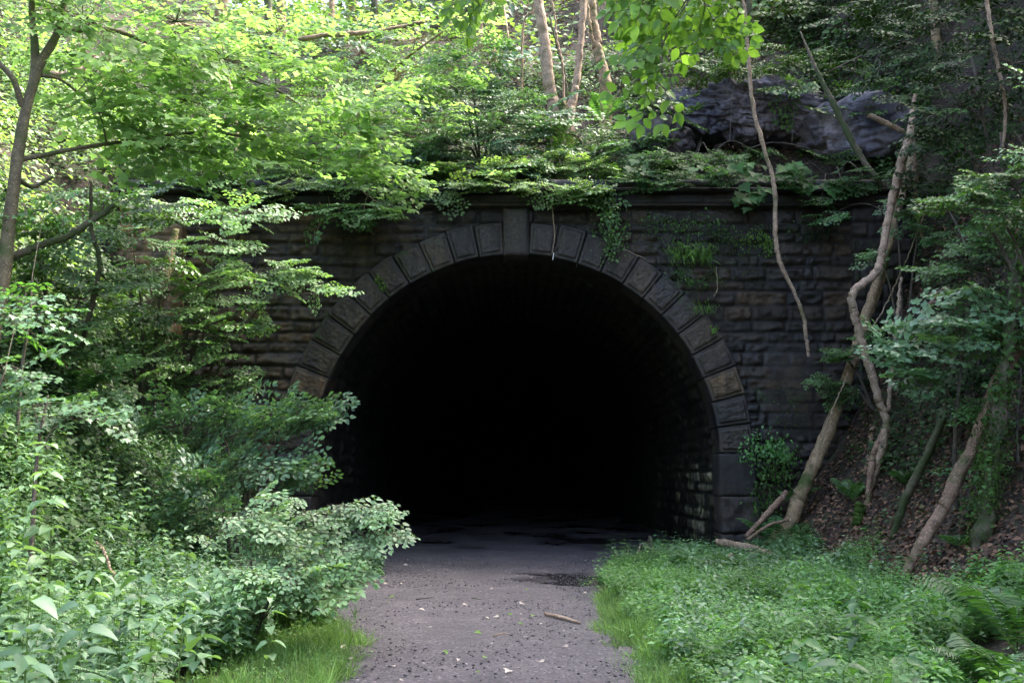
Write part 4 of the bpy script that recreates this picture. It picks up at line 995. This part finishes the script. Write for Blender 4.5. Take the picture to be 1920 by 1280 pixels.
plant('sycamore_sapling', 'yellow green sapling leaning in front of the cool green bush over the arch', 'tree',
      [root_at(stem_px([(560, 400, 20.9, .05), (640, 260, 20.6, .045), (740, 130, 20.2, .035), (830, 60, 20, .02)]))],
      [(780, 75, 20, 1.0, .7, .35, 20), (740, 150, 20.1, .8, .6, .4, 20), (720, 270, 20.2, .8, .6, .35, 20), (860, 40, 20.2, .6, .5, .2, 10), (840, 130, 20.0, .5, .4, .2, 8), (830, 230, 19.9, .5, .4, .25, 8), (900, 330, 19.8, .6, .3, .1, 6)],
      'maple', 'maple', None, .8, 'maple', 'bark', True, -.1, .2, out=(.4, -.5, -.1))
# bushes hanging over the parapet
def bush(label, sx, sy, sY, blobs, kind, mat, n_st=4, name='elm_bush', L=.75, leaf='elm', group=None, out=None, droop=-.12, r=.035, bark='twig', ls=1.0):
    b = pt(sx, sy, sY); gz = float(ground(b[0], b[1])) - .1; stems = []
    for i in range(n_st):
        c = pt(*blobs[i % len(blobs)][:3]); m_ = (b + c) / 2 + [0, 0, .3]
        stems.append(np.array([[b[0] + rng.normal(0, .08), b[1] + rng.normal(0, .08), gz, r], [*m_, r * .6], [*c, r * .25]]))
    return plant(name, label, 'bush', stems, blobs, kind, mat, group, L, leaf, bark, True, droop, .25, stemname='stem', out=out, leafscale=ls * 1.4, dens=1.15)
bush('cool green bush with layered sprays just left above the keystone', 900, 330, 21.6,
     [(880, 110, 21.4, 1.1, .7, .35, 26), (860, 180, 21.2, 1.2, .7, .3, 30), (930, 240, 21, 1.3, .7, .3, 34), (870, 280, 20.8, 1.3, .6, .25, 30), (1010, 205, 21.3, .8, .6, .25, 18), (800, 310, 20.5, 1.0, .6, .2, 20), (950, 325, 20.4, 1.0, .5, .15, 20)],
     'elm', 'elm_blue', out=(.2, -.5, 0))
bush('green elm bush spilling over the parapet right of the keystone', 1120, 330, 21.0,
     [(1060, 250, 21.2, .9, .5, .3, 22), (1120, 290, 20.9, 1.0, .5, .3, 26), (1060, 330, 20.5, .9, .4, .15, 18), (1150, 340, 20.3, .5, .4, .2, 16), (1110, 365, 19.8, .5, .25, .15, 12), (1200, 270, 21.1, .5, .4, .2, 10)],
     'elm', 'elm', out=(.1, -.6, -.1))
bush('mid green bush with sprays drooping over the left of the parapet', 600, 360, 20.9,
     [(560, 300, 20.7, 1.2, .6, .3, 26), (680, 330, 20.4, 1.0, .6, .2, 22), (440, 350, 20.3, 1.0, .6, .3, 24), (350, 330, 20, 1.0, .6, .4, 22), (800, 335, 20.2, .8, .5, .15, 16), (620, 395, 19.5, .7, .3, .15, 12), (700, 400, 19.4, .4, .25, .12, 7)],
     'elm', 'elm', out=(.2, -.6, -.1))
bush('shadowy layered bush under the yellow sycamore sprays', 420, 260, 22.5,
     [(420, 230, 21.5, 1.5, .8, .4, 24), (560, 230, 21.8, 1.3, .8, .4, 22), (690, 250, 21.6, 1.2, .7, .4, 22), (300, 260, 20.8, 1.4, .9, .5, 24), (640, 150, 23, 1.4, .8, .5, 20), (740, 200, 22.3, .9, .6, .4, 16)],
     'elm', 'elm', out=(.2, -.5, 0))
bush('ivy grown bush with fine leaves over the left of the rock outcrop', 1280, 260, 22.4,
     [(1250, 170, 22.6, .9, .6, .4, 18), (1330, 130, 22.8, 1.0, .6, .3, 20), (1430, 110, 22.6, 1.1, .6, .25, 22), (1240, 225, 21.6, .7, .4, .3, 14), (1350, 70, 23.5, 1.0, .6, .3, 14), (1270, 310, 20.6, .8, .4, .15, 16), (1560, 105, 22.6, .7, .5, .25, 10)],
     'elm', 'ivy_light', out=(-.3, -.5, -.1))
bush('thin sprays trailing over the right part of the rock outcrop', 1660, 130, 22.6,
     [(1640, 160, 21.6, .7, .4, .2, 10), (1600, 210, 21.2, .5, .3, .12, 7), (1480, 170, 21.5, .4, .3, .15, 6)], 'elm', 'elm', 3, out=(-.5, -.3, -.1))
bush('long green sprays trailing over the parapet above the keystone', 900, 338, 20.9,
     [(760, 352, 19.7, .55, .25, .12, 10), (850, 350, 19.6, .6, .25, .14, 13), (940, 345, 19.6, .6, .25, .12, 12), (1010, 350, 19.6, .5, .25, .12, 11), (1080, 352, 19.6, .5, .25, .12, 10), (900, 315, 20.0, 1.2, .3, .15, 16), (1060, 305, 20.2, 1.0, .3, .2, 16)],
     'elm', 'far', out=(.1, -.8, -.2), L=.55, r=.02)
bush('yellowish sprays trailing over the left half of the parapet', 560, 340, 20.9,
     [(480, 365, 19.7, .6, .25, .14, 12), (560, 350, 19.6, .6, .25, .14, 12), (650, 345, 19.6, .6, .25, .12, 11), (420, 400, 19.5, .4, .2, .14, 8), (600, 310, 20.0, 1.2, .3, .2, 16), (720, 380, 19.55, .25, .2, .1, 4)],
     'elm', 'far', out=(.1, -.8, -.2), L=.55, r=.02)
bush('dark green leafy fringe drooping over the parapet left of the hanging branch', 1280, 330, 20.9,
     [(1200, 335, 19.7, .4, .2, .16, 10), (1270, 335, 19.65, .4, .2, .14, 11), (1340, 330, 19.65, .4, .2, .12, 10), (1230, 300, 20.1, .6, .3, .15, 12), (1350, 300, 20.1, .6, .3, .12, 10)],
     'elm', 'seedling', out=(0, -.8, -.45), L=.5, r=.02)
bush('dark leafy fringe drooping over the parapet at the far right', 1560, 330, 20.9,
     [(1480, 335, 19.65, .5, .2, .12, 9), (1580, 350, 19.6, .4, .2, .16, 10), (1540, 375, 19.6, .3, .15, .14, 6), (1620, 330, 19.7, .4, .2, .2, 9)],
     'elm', 'seedling', out=(0, -.8, -.45), L=.5, r=.02)
bush('sprays of leaves veiling the lower edge of the big outcrop', 1300, 300, 21.2,
     [(1330, 290, 20.9, .5, .25, .10, 8), (1420, 285, 20.9, .4, .25, .08, 5), (1230, 300, 20.5, .5, .3, .12, 9), (1560, 290, 20.9, .4, .2, .1, 4), (1380, 140, 21.6, .7, .3, .15, 12), (1250, 190, 21.3, .4, .3, .2, 7), (1500, 125, 21.8, .7, .3, .1, 9), (1640, 200, 21.2, .4, .3, .2, 7)],
     'elm', 'ivy_light', out=(-.2, -.6, -.2), L=.6, r=.02)
# mid left
bush('elm sapling reaching over the left face of the portal with pale sprays', 330, 700, 17.2,
     [(470, 500, 17.6, .65, .4, .14, 13), (560, 520, 17.7, .5, .3, .14, 11), (610, 545, 17.8, .22, .2, .1, 4), (420, 540, 17.3, .6, .4, .3, 14), (450, 400, 17.6, .6, .4, .16, 12), (400, 460, 17.2, .6, .4, .3, 14), (330, 400, 16.8, .7, .5, .3, 14), (480, 590, 17.8, .35, .2, .16, 5)],
     'elm', 'pale', 6, out=(.6, -.2, 0), L=.6)
bush('tall leafy bush standing against the left pilaster', 280, 800, 16.6,
     [(300, 560, 16.6, .8, .5, .5, 24), (350, 640, 16.9, .8, .5, .5, 26), (270, 690, 16.4, .8, .5, .4, 22), (390, 730, 17, .7, .4, .3, 18), (200, 600, 16, .7, .5, .5, 18), (250, 470, 16, .8, .5, .4, 18), (440, 700, 17.2, .35, .25, .2, 5)],
     'elm', 'elm', 6, out=(.3, -.3, 0), L=.6)
bush('dense dark bush covering the left bank below the fork of the sycamore', 100, 760, 14.2,
     [(80, 480, 13.8, .8, .6, .4, 20), (150, 560, 14, .8, .6, .5, 22), (60, 640, 13.6, .8, .6, .5, 22), (180, 700, 14.2, .8, .6, .4, 20), (60, 400, 13.6, .7, .6, .3, 14), (180, 400, 14.4, 1, .7, .4, 18), (260, 380, 15.2, .8, .6, .3, 14)],
     'elm', 'elm', 5, out=(.3, -.4, 0), L=.65)
bush('cool green bush with long sprays reaching across the left jamb', 440, 1010, 13.6,
     [(500, 800, 14, .62, .4, .2, 14), (420, 820, 13.8, .6, .4, .28, 14), (570, 790, 14.1, .34, .3, .11, 9), (480, 890, 13.4, .7, .4, .22, 15), (560, 900, 13.6, .38, .3, .16, 7), (370, 900, 13, .7, .5, .3, 15), (330, 800, 13.6, .6, .4, .28, 12), (600, 798, 14.1, .16, .2, .06, 2), (420, 960, 12.6, .7, .5, .2, 12)],
     'elm', 'elm_blue', 6, out=(.6, -.3, 2), L=.62)
bush('pale low elm bush stretching sprays over the edge of the path', 440, 1130, 9.3,
     [(540, 985, 9.3, .40, .3, .12, 9), (635, 960, 9.4, .24, .25, .08, 6), (700, 958, 9.4, .16, .2, .05, 4), (705, 1005, 9.3, .15, .2, .05, 4), (610, 1035, 9.2, .26, .3, .10, 9), (470, 1000, 9.0, .40, .3, .16, 10), (500, 945, 9.4, .30, .3, .10, 5), (620, 1080, 9.1, .14, .2, .10, 6), (540, 1065, 8.8, .35, .3, .13, 11), (470, 1085, 8.7, .3, .3, .13, 10), (560, 1110, 8.8, .25, .25, .10, 8)],
     'elm', 'pale', 5, out=(.8, -.2, .0), L=.42, name='elm_bush', droop=-.05, ls=1.1, r=.011)

plant('sycamore_seedling', 'broad leaved sycamore shoot at the left edge above the pale nettles', 'plant',
      [root_at(stem_px([(60, 1000, 8.6, .02), (70, 850, 8.7, .015), (90, 740, 8.8, .008)])), root_at(stem_px([(-30, 900, 8.6, .02), (-10, 760, 8.7, .012), (10, 690, 8.8, .008)]))],
      [(60, 760, 8.8, .35, .3, .04, 8), (140, 780, 9, .25, .25, .04, 6), (20, 690, 8.9, .2, .2, .05, 5), (40, 600, 9.4, .3, .3, .15, 7)],
      'maple', 'nettle', None, .45, 'maple', 'twig', True, -.05, .15, out=(.6, -.3, 0), leafscale=1.15)
plant('sycamore_seedling', 'green maple leaved shoot among the dark ivy at left', 'plant',
      [root_at(stem_px([(40, 700, 11, .02), (55, 600, 11, .015), (60, 520, 11, .008)]))],
      [(50, 620, 11, .3, .3, .1, 7), (40, 570, 11, .35, .3, .12, 7), (90, 400, 12, .5, .3, .2, 8)],
      'maple', 'herb', None, .5, 'maple', 'twig', True, -.05, .15)
# thin dark stems in the left thicket
for k_, (lab, pp, mt) in enumerate([
    ('curved dark sapling stem bowing in front of the left bank', [(150, 660, 13.8, .03), (175, 560, 13.6, .035), (186, 490, 13.5, .035), (172, 430, 13.5, .03), (170, 340, 13.5, .02)], 'bark_moss'),
    ('mossy bough slanting up from the left edge across the thicket', [(-10, 500, 11.8, .05), (60, 465, 12.1, .045), (130, 440, 12.4, .04), (215, 385, 12.8, .03)], 'bark_moss'),
    ('pale dead bough arching across the upper left foliage', [(80, 138, 14.5, .035), (125, 138, 14.6, .04), (175, 122, 14.8, .04), (240, 118, 15, .04), (330, 102, 15.4, .035), (420, 92, 15.8, .03)], 'bark_pale'),
    ('pale dead fork below the arching bough', [(150, 172, 14.6, .03), (190, 160, 14.8, .035), (235, 128, 15, .03)], 'bark_pale'),
    ('thin brown stem standing over the left parapet', [(430, 332, 20.3, .04), (445, 270, 20.4, .04), (438, 190, 20.5, .035), (425, 135, 20.6, .025)], 'bark_pale'),
    ('long grey bough lying across the slope at the top', [(500, 88, 22.5, .06), (600, 68, 22.6, .06), (700, 60, 22.8, .05), (800, 40, 23, .04)], 'bark'),
    ('leaning brown post like trunk beside the left pilaster', [(275, 640, 17.2, .08), (295, 570, 17.3, .08), (315, 500, 17.4, .07), (330, 430, 17.5, .05)], 'bark'),
    ('thin pale stem among the nettles at left', [(212, 1080, 8.0, .010), (198, 1040, 8.1, .010), (180, 1015, 8.2, .008)], 'bark_pale'),
    ('thin dark stem behind the elm sapling', [(300, 760, 17, .02), (290, 650, 17, .02), (300, 560, 17, .015)], 'bark_dark'),
]):
    tube_thing('sapling' if k_ not in (1, 2, 3, 5) else 'bough', lab, 'sapling' if k_ not in (1, 2, 3, 5) else 'branch', pp, mt, 9, bump=.2, seed=60 + k_)
def vine(label, pp, mt='bark_pale'): tube_thing('vine', label, 'vine', pp, mt, 5, bump=.1)
vine('thin pale vine hanging over the crown of the arch right of the keystone', [(1033, 352, 19.6, .012), (1036, 400, 19.7, .012), (1040, 440, 19.7, .01), (1036, 475, 19.7, .008)])
vine('crooked pale vine dangling under the left cornice', [(670, 350, 19.4, .014), (695, 370, 19.4, .014), (722, 388, 19.4, .012), (745, 372, 19.4, .012), (756, 350, 19.4, .012)])
vine('short pale vine below the crooked one on the left wall', [(690, 360, 19.45, .012), (682, 405, 19.5, .012), (700, 440, 19.6, .008)])
vine('fine pale vine at the far left of the wall face', [(600, 380, 19.4, .012), (604, 405, 19.4, .012), (592, 440, 19.4, .009)])
vine('short fine vine on the wall over the right haunch', [(1343, 500, 19.7, .008), (1345, 540, 19.7, .008), (1338, 556, 19.7, .006)])
vine('bent creeper across the top right voussoirs', [(1150, 380, 19.65, .008), (1145, 430, 19.65, .008), (1175, 468, 19.65, .008), (1210, 485, 19.7, .006)])

# ------------------------------------------------------------------ woodland on the hill
def hill_tree(label, pp, mat, crown=None, bark='bark_pale', name='tree', limbs=()):
    return plant(name, label, 'tree', [root_at(stem_px(pp))] + [stem_px(l) for l in limbs], crown or [], 'elm', mat, None, 1.1, 'elm', bark, True, -.1, .25, leafscale=1.3) if crown else solid(name, label, 'tree', [pp] + list(limbs), bark)
hill_tree('taller pale trunk of the twin stemmed tree above the arch', [(1042, 222, 22.4, .17), (1030, 160, 22.4, .14), (1018, 60, 22.5, .13), (1003, -30, 22.6, .12), (985, -140, 22.7, .10)], 'elm_blue', None)
hill_tree('thinner right hand trunk of the twin stems above the arch', [(1068, 222, 22.4, .12), (1080, 160, 22.5, .09), (1090, 60, 22.6, .085), (1096, -30, 22.7, .08), (1100, -140, 22.8, .07)], 'elm_blue', None)
hill_tree('brown trunk standing right behind the twin stems', [(1135, 155, 24.5, .15), (1122, 100, 24.6, .13), (1112, 30, 24.7, .12), (1105, -60, 24.8, .11)], 'elm', None, 'bark', limbs=[[(1120, 100, 24.6, .05), (1108, 60, 24.5, .045), (1100, 0, 24.5, .04)]])
tube_thing('stump', 'reddish broken stump between the twin stems', 'stump', [(1052, 235, 22.2, .16), (1056, 205, 22.3, .13), (1052, 192, 22.3, .10)], 'bark_red', 12, bump=.3, seed=5)
for k_, (lab, pp) in enumerate([
    ('dark slim trunk left of the twin stems', [(925, 120, 27, .12), (922, 60, 27, .11), (918, -40, 27, .1)]),
    ('short pale trunk low behind the cool green bush', [(900, 95, 27, .11), (898, 50, 27, .1), (894, -40, 27, .09)]),
    ('very thin leaning stem crossing behind the tall pale trunk', [(1060, 150, 24.0, .03), (1045, 90, 24, .03), (1030, 30, 24, .025)]),
    ('thin stem leaning left beside the taller twin trunk', [(980, 60, 24, .03), (1000, 20, 24, .03), (1010, -20, 24, .03)]),
    ('thin grey stem leaning between the twin trunks', [(1056, 135, 23.4, .03), (1045, 80, 23.4, .03), (1040, 30, 23.4, .025), (1030, -20, 23.4, .02)]),
    ('pinkish trunk far up the slope at upper left', [(510, 90, 29, .14), (505, 40, 29, .13), (500, -40, 29, .12)]),
    ('second pinkish trunk right of the first far up the slope', [(530, 60, 30, .12), (527, 20, 30, .12), (525, -40, 30, .1)]),
    ('short weathered snag deep in the upper left foliage', [(188, 175, 24, .12), (182, 120, 24, .12), (178, 105, 24, .08)]),
    ('slender trunk at the top left of centre', [(700, 60, 30, .12), (702, 10, 30, .11), (704, -50, 30, .1)]),
    ('thin pole stem in the upper middle left', [(620, 70, 31, .10), (622, 20, 31, .1), (624, -60, 31, .09)]),
    ('slim brown trunk at the top beside the hanging hazel leaves', [(1210, 90, 27, .13), (1215, 20, 27, .12), (1220, -60, 27, .11)]),
    ('thin straight trunk in the dark wood at upper right', [(1420, 90, 26, .09), (1405, 20, 26, .08), (1398, -60, 26, .07)]),
    ('dark trunk in the upper right corner wood', [(1760, 120, 21, .10), (1752, 30, 21, .09), (1745, -60, 21, .08)]),
]):
    hill_tree(lab, pp, 'elm', None, ['bark', 'bark_pale', 'bark_dark'][k_ % 3])
for k_, (lab, X0, Y0, h_, mat_, blobs) in enumerate([
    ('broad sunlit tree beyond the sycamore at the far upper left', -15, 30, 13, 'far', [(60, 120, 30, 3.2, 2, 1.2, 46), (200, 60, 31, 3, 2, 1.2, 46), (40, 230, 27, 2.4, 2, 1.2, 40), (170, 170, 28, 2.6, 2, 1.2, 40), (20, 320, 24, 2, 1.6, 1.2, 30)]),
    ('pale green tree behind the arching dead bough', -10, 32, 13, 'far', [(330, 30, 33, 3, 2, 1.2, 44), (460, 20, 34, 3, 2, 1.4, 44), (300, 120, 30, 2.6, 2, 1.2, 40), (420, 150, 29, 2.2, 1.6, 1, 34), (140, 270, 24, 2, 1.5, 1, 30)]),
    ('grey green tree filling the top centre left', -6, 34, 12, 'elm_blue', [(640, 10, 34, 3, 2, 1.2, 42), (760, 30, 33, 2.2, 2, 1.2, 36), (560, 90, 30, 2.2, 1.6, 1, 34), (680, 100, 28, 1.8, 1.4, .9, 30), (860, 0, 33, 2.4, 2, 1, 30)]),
    ('cool green tree with fine leaves at the top centre', -1, 34, 12, 'elm_blue', [(900, 20, 31, 2, 1.6, .8, 16), (990, 0, 34, 2.6, 2, .9, 22), (960, 110, 27, 1.4, 1, .4, 9), (1060, 10, 35, 2, 1.5, .8, 14), (1160, 20, 34, 2, 1.5, .8, 14)]),
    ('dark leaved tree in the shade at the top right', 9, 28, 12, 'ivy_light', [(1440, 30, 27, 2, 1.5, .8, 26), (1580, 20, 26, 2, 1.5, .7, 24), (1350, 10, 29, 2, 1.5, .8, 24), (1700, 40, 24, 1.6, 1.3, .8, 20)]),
]):
    zb = float(ground(X0, Y0)); b0 = pt(blobs[0][0], blobs[0][1], blobs[0][2]); b1 = pt(blobs[1][0], blobs[1][1], blobs[1][2])
    plant('woodland_tree', lab, 'tree', [np.array([[X0, Y0, zb - .3, .2], [X0 + .3, Y0, zb + h_ * .3, .16], [X0 + .1, Y0 - .3, zb + h_ * .6, .1], [X0, Y0, zb + h_, .05]])], blobs, 'loose', mat_, None, 1.5, 'elm', 'bark', True, -.1, .3, leafscale=1.5)

# ------------------------------------------------------------------ right bank foliage
bush('elm sprays reaching left from the right edge at mid height', 1980, 600, 12.6,
     [(1890, 330, 12.2, .35, .3, .12, 12), (1820, 370, 12.4, .35, .3, .10, 12), (1770, 390, 12.6, .22, .2, .05, 5), (1900, 400, 12.2, .3, .3, .08, 8)],
     'elm', 'elm', 4, out=(-.8, -.1, -.05), L=.5)
bush('glossy sprig of leaves at the right edge above the elm sprays', 1990, 500, 9.8, [(1925, 285, 9.6, .12, .1, .05, 4), (1940, 150, 9.6, .10, .1, .05, 3)], 'loose', 'pale', 2, out=(-.8, 0, 0), L=.4)
bush('narrow leaved sprays fanning across the dark wall at right', 1960, 620, 14.5,
     [(1840, 460, 14.2, .5, .3, .06, 9), (1780, 500, 14.4, .3, .2, .06, 6), (1880, 430, 14, .3, .3, .06, 6)], 'elm', 'elm', 3, out=(-.8, 0, -.25), L=.6, ls=.9)
plant('sycamore_sapling', 'broad leaved sycamore sapling in front of the bank at right', 'tree',
      [root_at(stem_px([(1800, 1010, 13.4, .04), (1790, 860, 13.2, .03), (1800, 700, 13, .02), (1810, 600, 12.9, .01)]))],
      [(1720, 650, 12.8, .45, .3, .12, 12), (1800, 620, 12.9, .5, .3, .10, 14), (1880, 640, 12.9, .5, .3, .12, 12), (1760, 600, 13, .4, .3, .08, 8), (1850, 540, 13, .4, .3, .08, 8), (1730, 700, 12.8, .3, .2, .08, 6), (1860, 580, 12.8, .3, .2, .1, 6)],
      'maple', 'nettle', None, .6, 'maple', 'twig', True, -.12, .25, leafscale=1.25, dens=1.3)
bush('elm sprays springing left from behind the leaning trunk', 1640, 800, 18.9,
     [(1580, 665, 18.6, .3, .2, .14, 10), (1560, 710, 18.6, .3, .2, .14, 9), (1590, 735, 18.6, .2, .2, .1, 5)], 'elm', 'elm', 3, out=(-.8, -.1, -.1), L=.5)
bush('elm sprays around the middle of the twisted trunk', 1700, 700, 18.0,
     [(1650, 480, 17.9, .3, .2, .2, 6), (1680, 390, 18, .4, .3, .25, 9), (1720, 440, 17.6, .5, .3, .2, 9), (1640, 630, 17.9, .3, .2, .1, 5), (1560, 400, 19.3, .4, .2, .1, 5)], 'elm', 'fern', 3, out=(-.4, -.2, -.1), L=.5)
bush('leafy shrub at the right edge beside the mossy bole', 1960, 1000, 12.9,
     [(1880, 780, 13.0, .35, .3, .2, 12), (1850, 880, 13.0, .3, .3, .2, 10), (1900, 930, 13.0, .3, .3, .25, 14), (1870, 1000, 13.0, .3, .3, .15, 9), (1830, 760, 13.0, .25, .2, .1, 6)],
     'loose', 'herb', 4, out=(-.5, -.2, 0), L=.45, ls=1.0)
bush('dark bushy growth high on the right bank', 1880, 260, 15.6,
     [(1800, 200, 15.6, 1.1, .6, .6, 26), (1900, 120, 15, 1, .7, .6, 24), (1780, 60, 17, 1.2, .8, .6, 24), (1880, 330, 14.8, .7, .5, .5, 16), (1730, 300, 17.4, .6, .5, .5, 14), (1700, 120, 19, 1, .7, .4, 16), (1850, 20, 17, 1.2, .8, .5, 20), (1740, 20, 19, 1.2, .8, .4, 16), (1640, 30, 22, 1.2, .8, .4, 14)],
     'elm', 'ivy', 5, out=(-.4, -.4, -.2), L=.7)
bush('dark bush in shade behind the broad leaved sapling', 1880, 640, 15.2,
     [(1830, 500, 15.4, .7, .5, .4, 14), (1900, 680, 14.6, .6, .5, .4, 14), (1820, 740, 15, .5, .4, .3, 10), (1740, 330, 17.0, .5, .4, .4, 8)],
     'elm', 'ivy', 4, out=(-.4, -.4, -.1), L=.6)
bush('low shrub at the very bottom of the right jamb', 1215, 1050, 17.8, [(1222, 1030, 17.6, .22, .2, .10, 7), (1190, 1060, 16.6, .2, .2, .08, 5), (1265, 1045, 17.4, .25, .2, .14, 6)], 'elm', 'pale', 2, out=(0, -.3, 0), L=.35)

# ------------------------------------------------------------------ hazel beside the camera, and unseen trees added for shade
plant('hazel_tree', 'big hazel branch with rounded leaves hanging from the top of the picture', 'tree',
      [np.array([[4.6, 3.2, -.3, .18], [4.5, 3.3, 2.5, .15], [4.0, 3.6, 4.6, .12], [2.8, 4.2, 5.6, .08], [1.6, 4.6, 5.2, .04], [1.1, 4.7, 4.2, .012]]),
       np.array([[3.9, 3.7, 4.8, .07], [2.6, 4.8, 5.2, .05], [1.4, 5.0, 4.7, .025], [.5, 5.1, 4.3, .008]])],
      [(1290, -30, 4.7, .30, .3, .10, 8), (1220, 10, 4.8, .10, .15, .10, 4), (1290, 40, 4.9, .12, .15, .12, 5), (1235, 80, 4.8, .08, .12, .10, 4), (1340, -10, 4.8, .12, .2, .08, 4), (1215, 130, 4.8, .05, .08, .05, 2), (897, -25, 4.6, .05, .08, .02, 3), (1180, -40, 4.8, .1, .15, .05, 3)],
      'hazel', 'hazel', None, .36, 'oval', 'twig', True, -.75, .5, leafscale=2.0, link_r=.005, dens=.6)
def canopy(label, X0, Y0, h_, n, r, mat='elm', name='unseen_shade_tree'):  # unseen tree, added out of view to block skylight and darken the cutting
    zb = float(ground(X0, Y0)); stems = [np.array([[X0, Y0, zb - .3, .28], [X0 + .2, Y0, zb + h_ * .4, .22], [X0, Y0 + .2, zb + h_ * .75, .14], [X0, Y0, zb + h_, .05]])]
    e = empty(name, (X0, Y0, zb - .3), label, 'tree'); tb = Tubes(); c = curve(stems[0], 20); tb.add(c[:, :3], c[:, 3], 10, .1); Lv = Leaves()
    for i in range(9):
        a = rng.uniform(0, 6.28); st = c[8 + i]; en = st[:3] + np.array([math.cos(a), math.sin(a), .35]) * r * .8
        tb.add(curve([st[:3], (st[:3] + en) / 2 + [0, 0, .4], en], 8), np.linspace(st[3] * .5, .02, 8), 6)
    tb.mesh('trunk', M['bark'], e)
    bs = ellipsoid_pts((X0, Y0, zb + h_ * .8), (r, r, h_ * .3), n)
    dr = nrm(bs - np.array([X0, Y0, zb + h_ * .7]) + rng.normal(0, .5, bs.shape)); dr[:, 2] *= .4
    add_sprays(Lv, None, bs, nrm(dr), rng.uniform(1.4, 2.4, n), 'loose', .35, leafscale=1.7)
    Lv.mesh('crown', 'elm', M[mat], e); return e
canopy('unseen tall tree added on top of the right bank to shade the stems', 12, 12, 9, 200, 4.0)
canopy('unseen tall tree added behind the right bank to shade it', 12.5, 18, 9, 200, 4.0)
canopy('unseen tall tree added for shade high above the right edge of the picture', 10.5, 5, 12, 200, 4.2)
canopy('unseen tall tree added for shade on the left bank beyond the edge of the picture', -12, 5, 9, 120, 4.0)
# ------------------------------------------------------------------ single plants in the left foreground
def herb_plant(px, py, Yf, h_, leaf, nodes, mat, label, tmpl='nettle', group=None, leafn=2, name='nettle'):
    top = pt(px, py, Yf); x, y = np.array([top[0]]), np.array([Yf]); gz = float(ground(top[0], Yf)); h_ = max(.25, top[2] - gz)
    e = empty(name, (top[0], Yf, gz), label, name.replace('_', ' '), group)
    Lv, St = herbs('x', '', x, y, h_, h_, tmpl, mat, leaf, nodes, leafn=leafn, lean=.03)
    Lv.mesh('leaves', tmpl, M[mat], e); St.S[0] = St.S[0]; St.mesh('stem', 'stalk', M['stem'], e); return e
for a in [
    (100, 775, 7.4, 0, .13, 7, 'pale', 'tall pale herb with bright top leaves at the far left', 'nettle', None, 4),
    (30, 850, 6.8, 0, .12, 6, 'pale', 'bushy pale herb at the left edge below the sycamore shoot', 'nettle', None, 4),
    (110, 880, 7.2, 0, .13, 6, 'pale', 'pale herb standing between the two brightest ones at left', 'nettle', None, 4),
    (175, 905, 6.9, 0, .17, 4, 'nettle', 'spreading herb with long drooping bluish leaves at left', 'lance', None, 6),
    (345, 985, 6.6, 0, .10, 6, 'pale', 'slim pale nettle top rising in the middle of the left patch', 'nettle', None, 2),
    (265, 1030, 6.2, 0, .13, 6, 'nettle', 'nettle with broad leaves left of the slim pale one', 'nettle', None, 3),
    (380, 1060, 6.0, 0, .12, 6, 'nettle', 'nettle in the middle of the patch right of the broad one', 'nettle', None, 3),
    (60, 1060, 5.2, 0, .14, 6, 'nettle', 'large nettle near the left edge of the foreground', 'nettle', None, 3),
    (165, 1075, 5.4, 0, .13, 6, 'nettle', 'large nettle right of the one at the left edge', 'nettle', None, 3),
    (270, 1160, 4.9, 0, .14, 5, 'nettle', 'nettle with wide leaves low in the left foreground', 'nettle', None, 3),
    (515, 1085, 7.4, 0, .10, 6, 'pale', 'single nettle with pale stem standing in the left grass', 'nettle', None, 2),
    (60, 1180, 4.6, 0, .15, 5, 'nettle', 'leafy nettle filling the bottom left corner', 'nettle', None, 3),
]: herb_plant(*a)
for a in [
    (1410, 1200, 5.9, 0, .11, 5, 'herb', 'bright herb with upright leaves at the bottom right of centre', 'nettle', None, 4),
    (1600, 1090, 8.2, 0, .13, 4, 'fern', 'broad leaved herb in the middle of the right cover', 'nettle', None, 4),
    (1585, 1200, 5.8, 0, .14, 4, 'fern', 'large herb with spread leaves low in the right foreground', 'nettle', None, 4),
    (1500, 1120, 7.2, 0, .12, 4, 'herb', 'pointed leaved herb left of the broad one in the right cover', 'nettle', None, 4),
    (1690, 1190, 6.2, 0, .13, 4, 'fern', 'herb with dark spread leaves beside the big ferns', 'nettle', None, 4),
]: herb_plant(*a, name='herb')
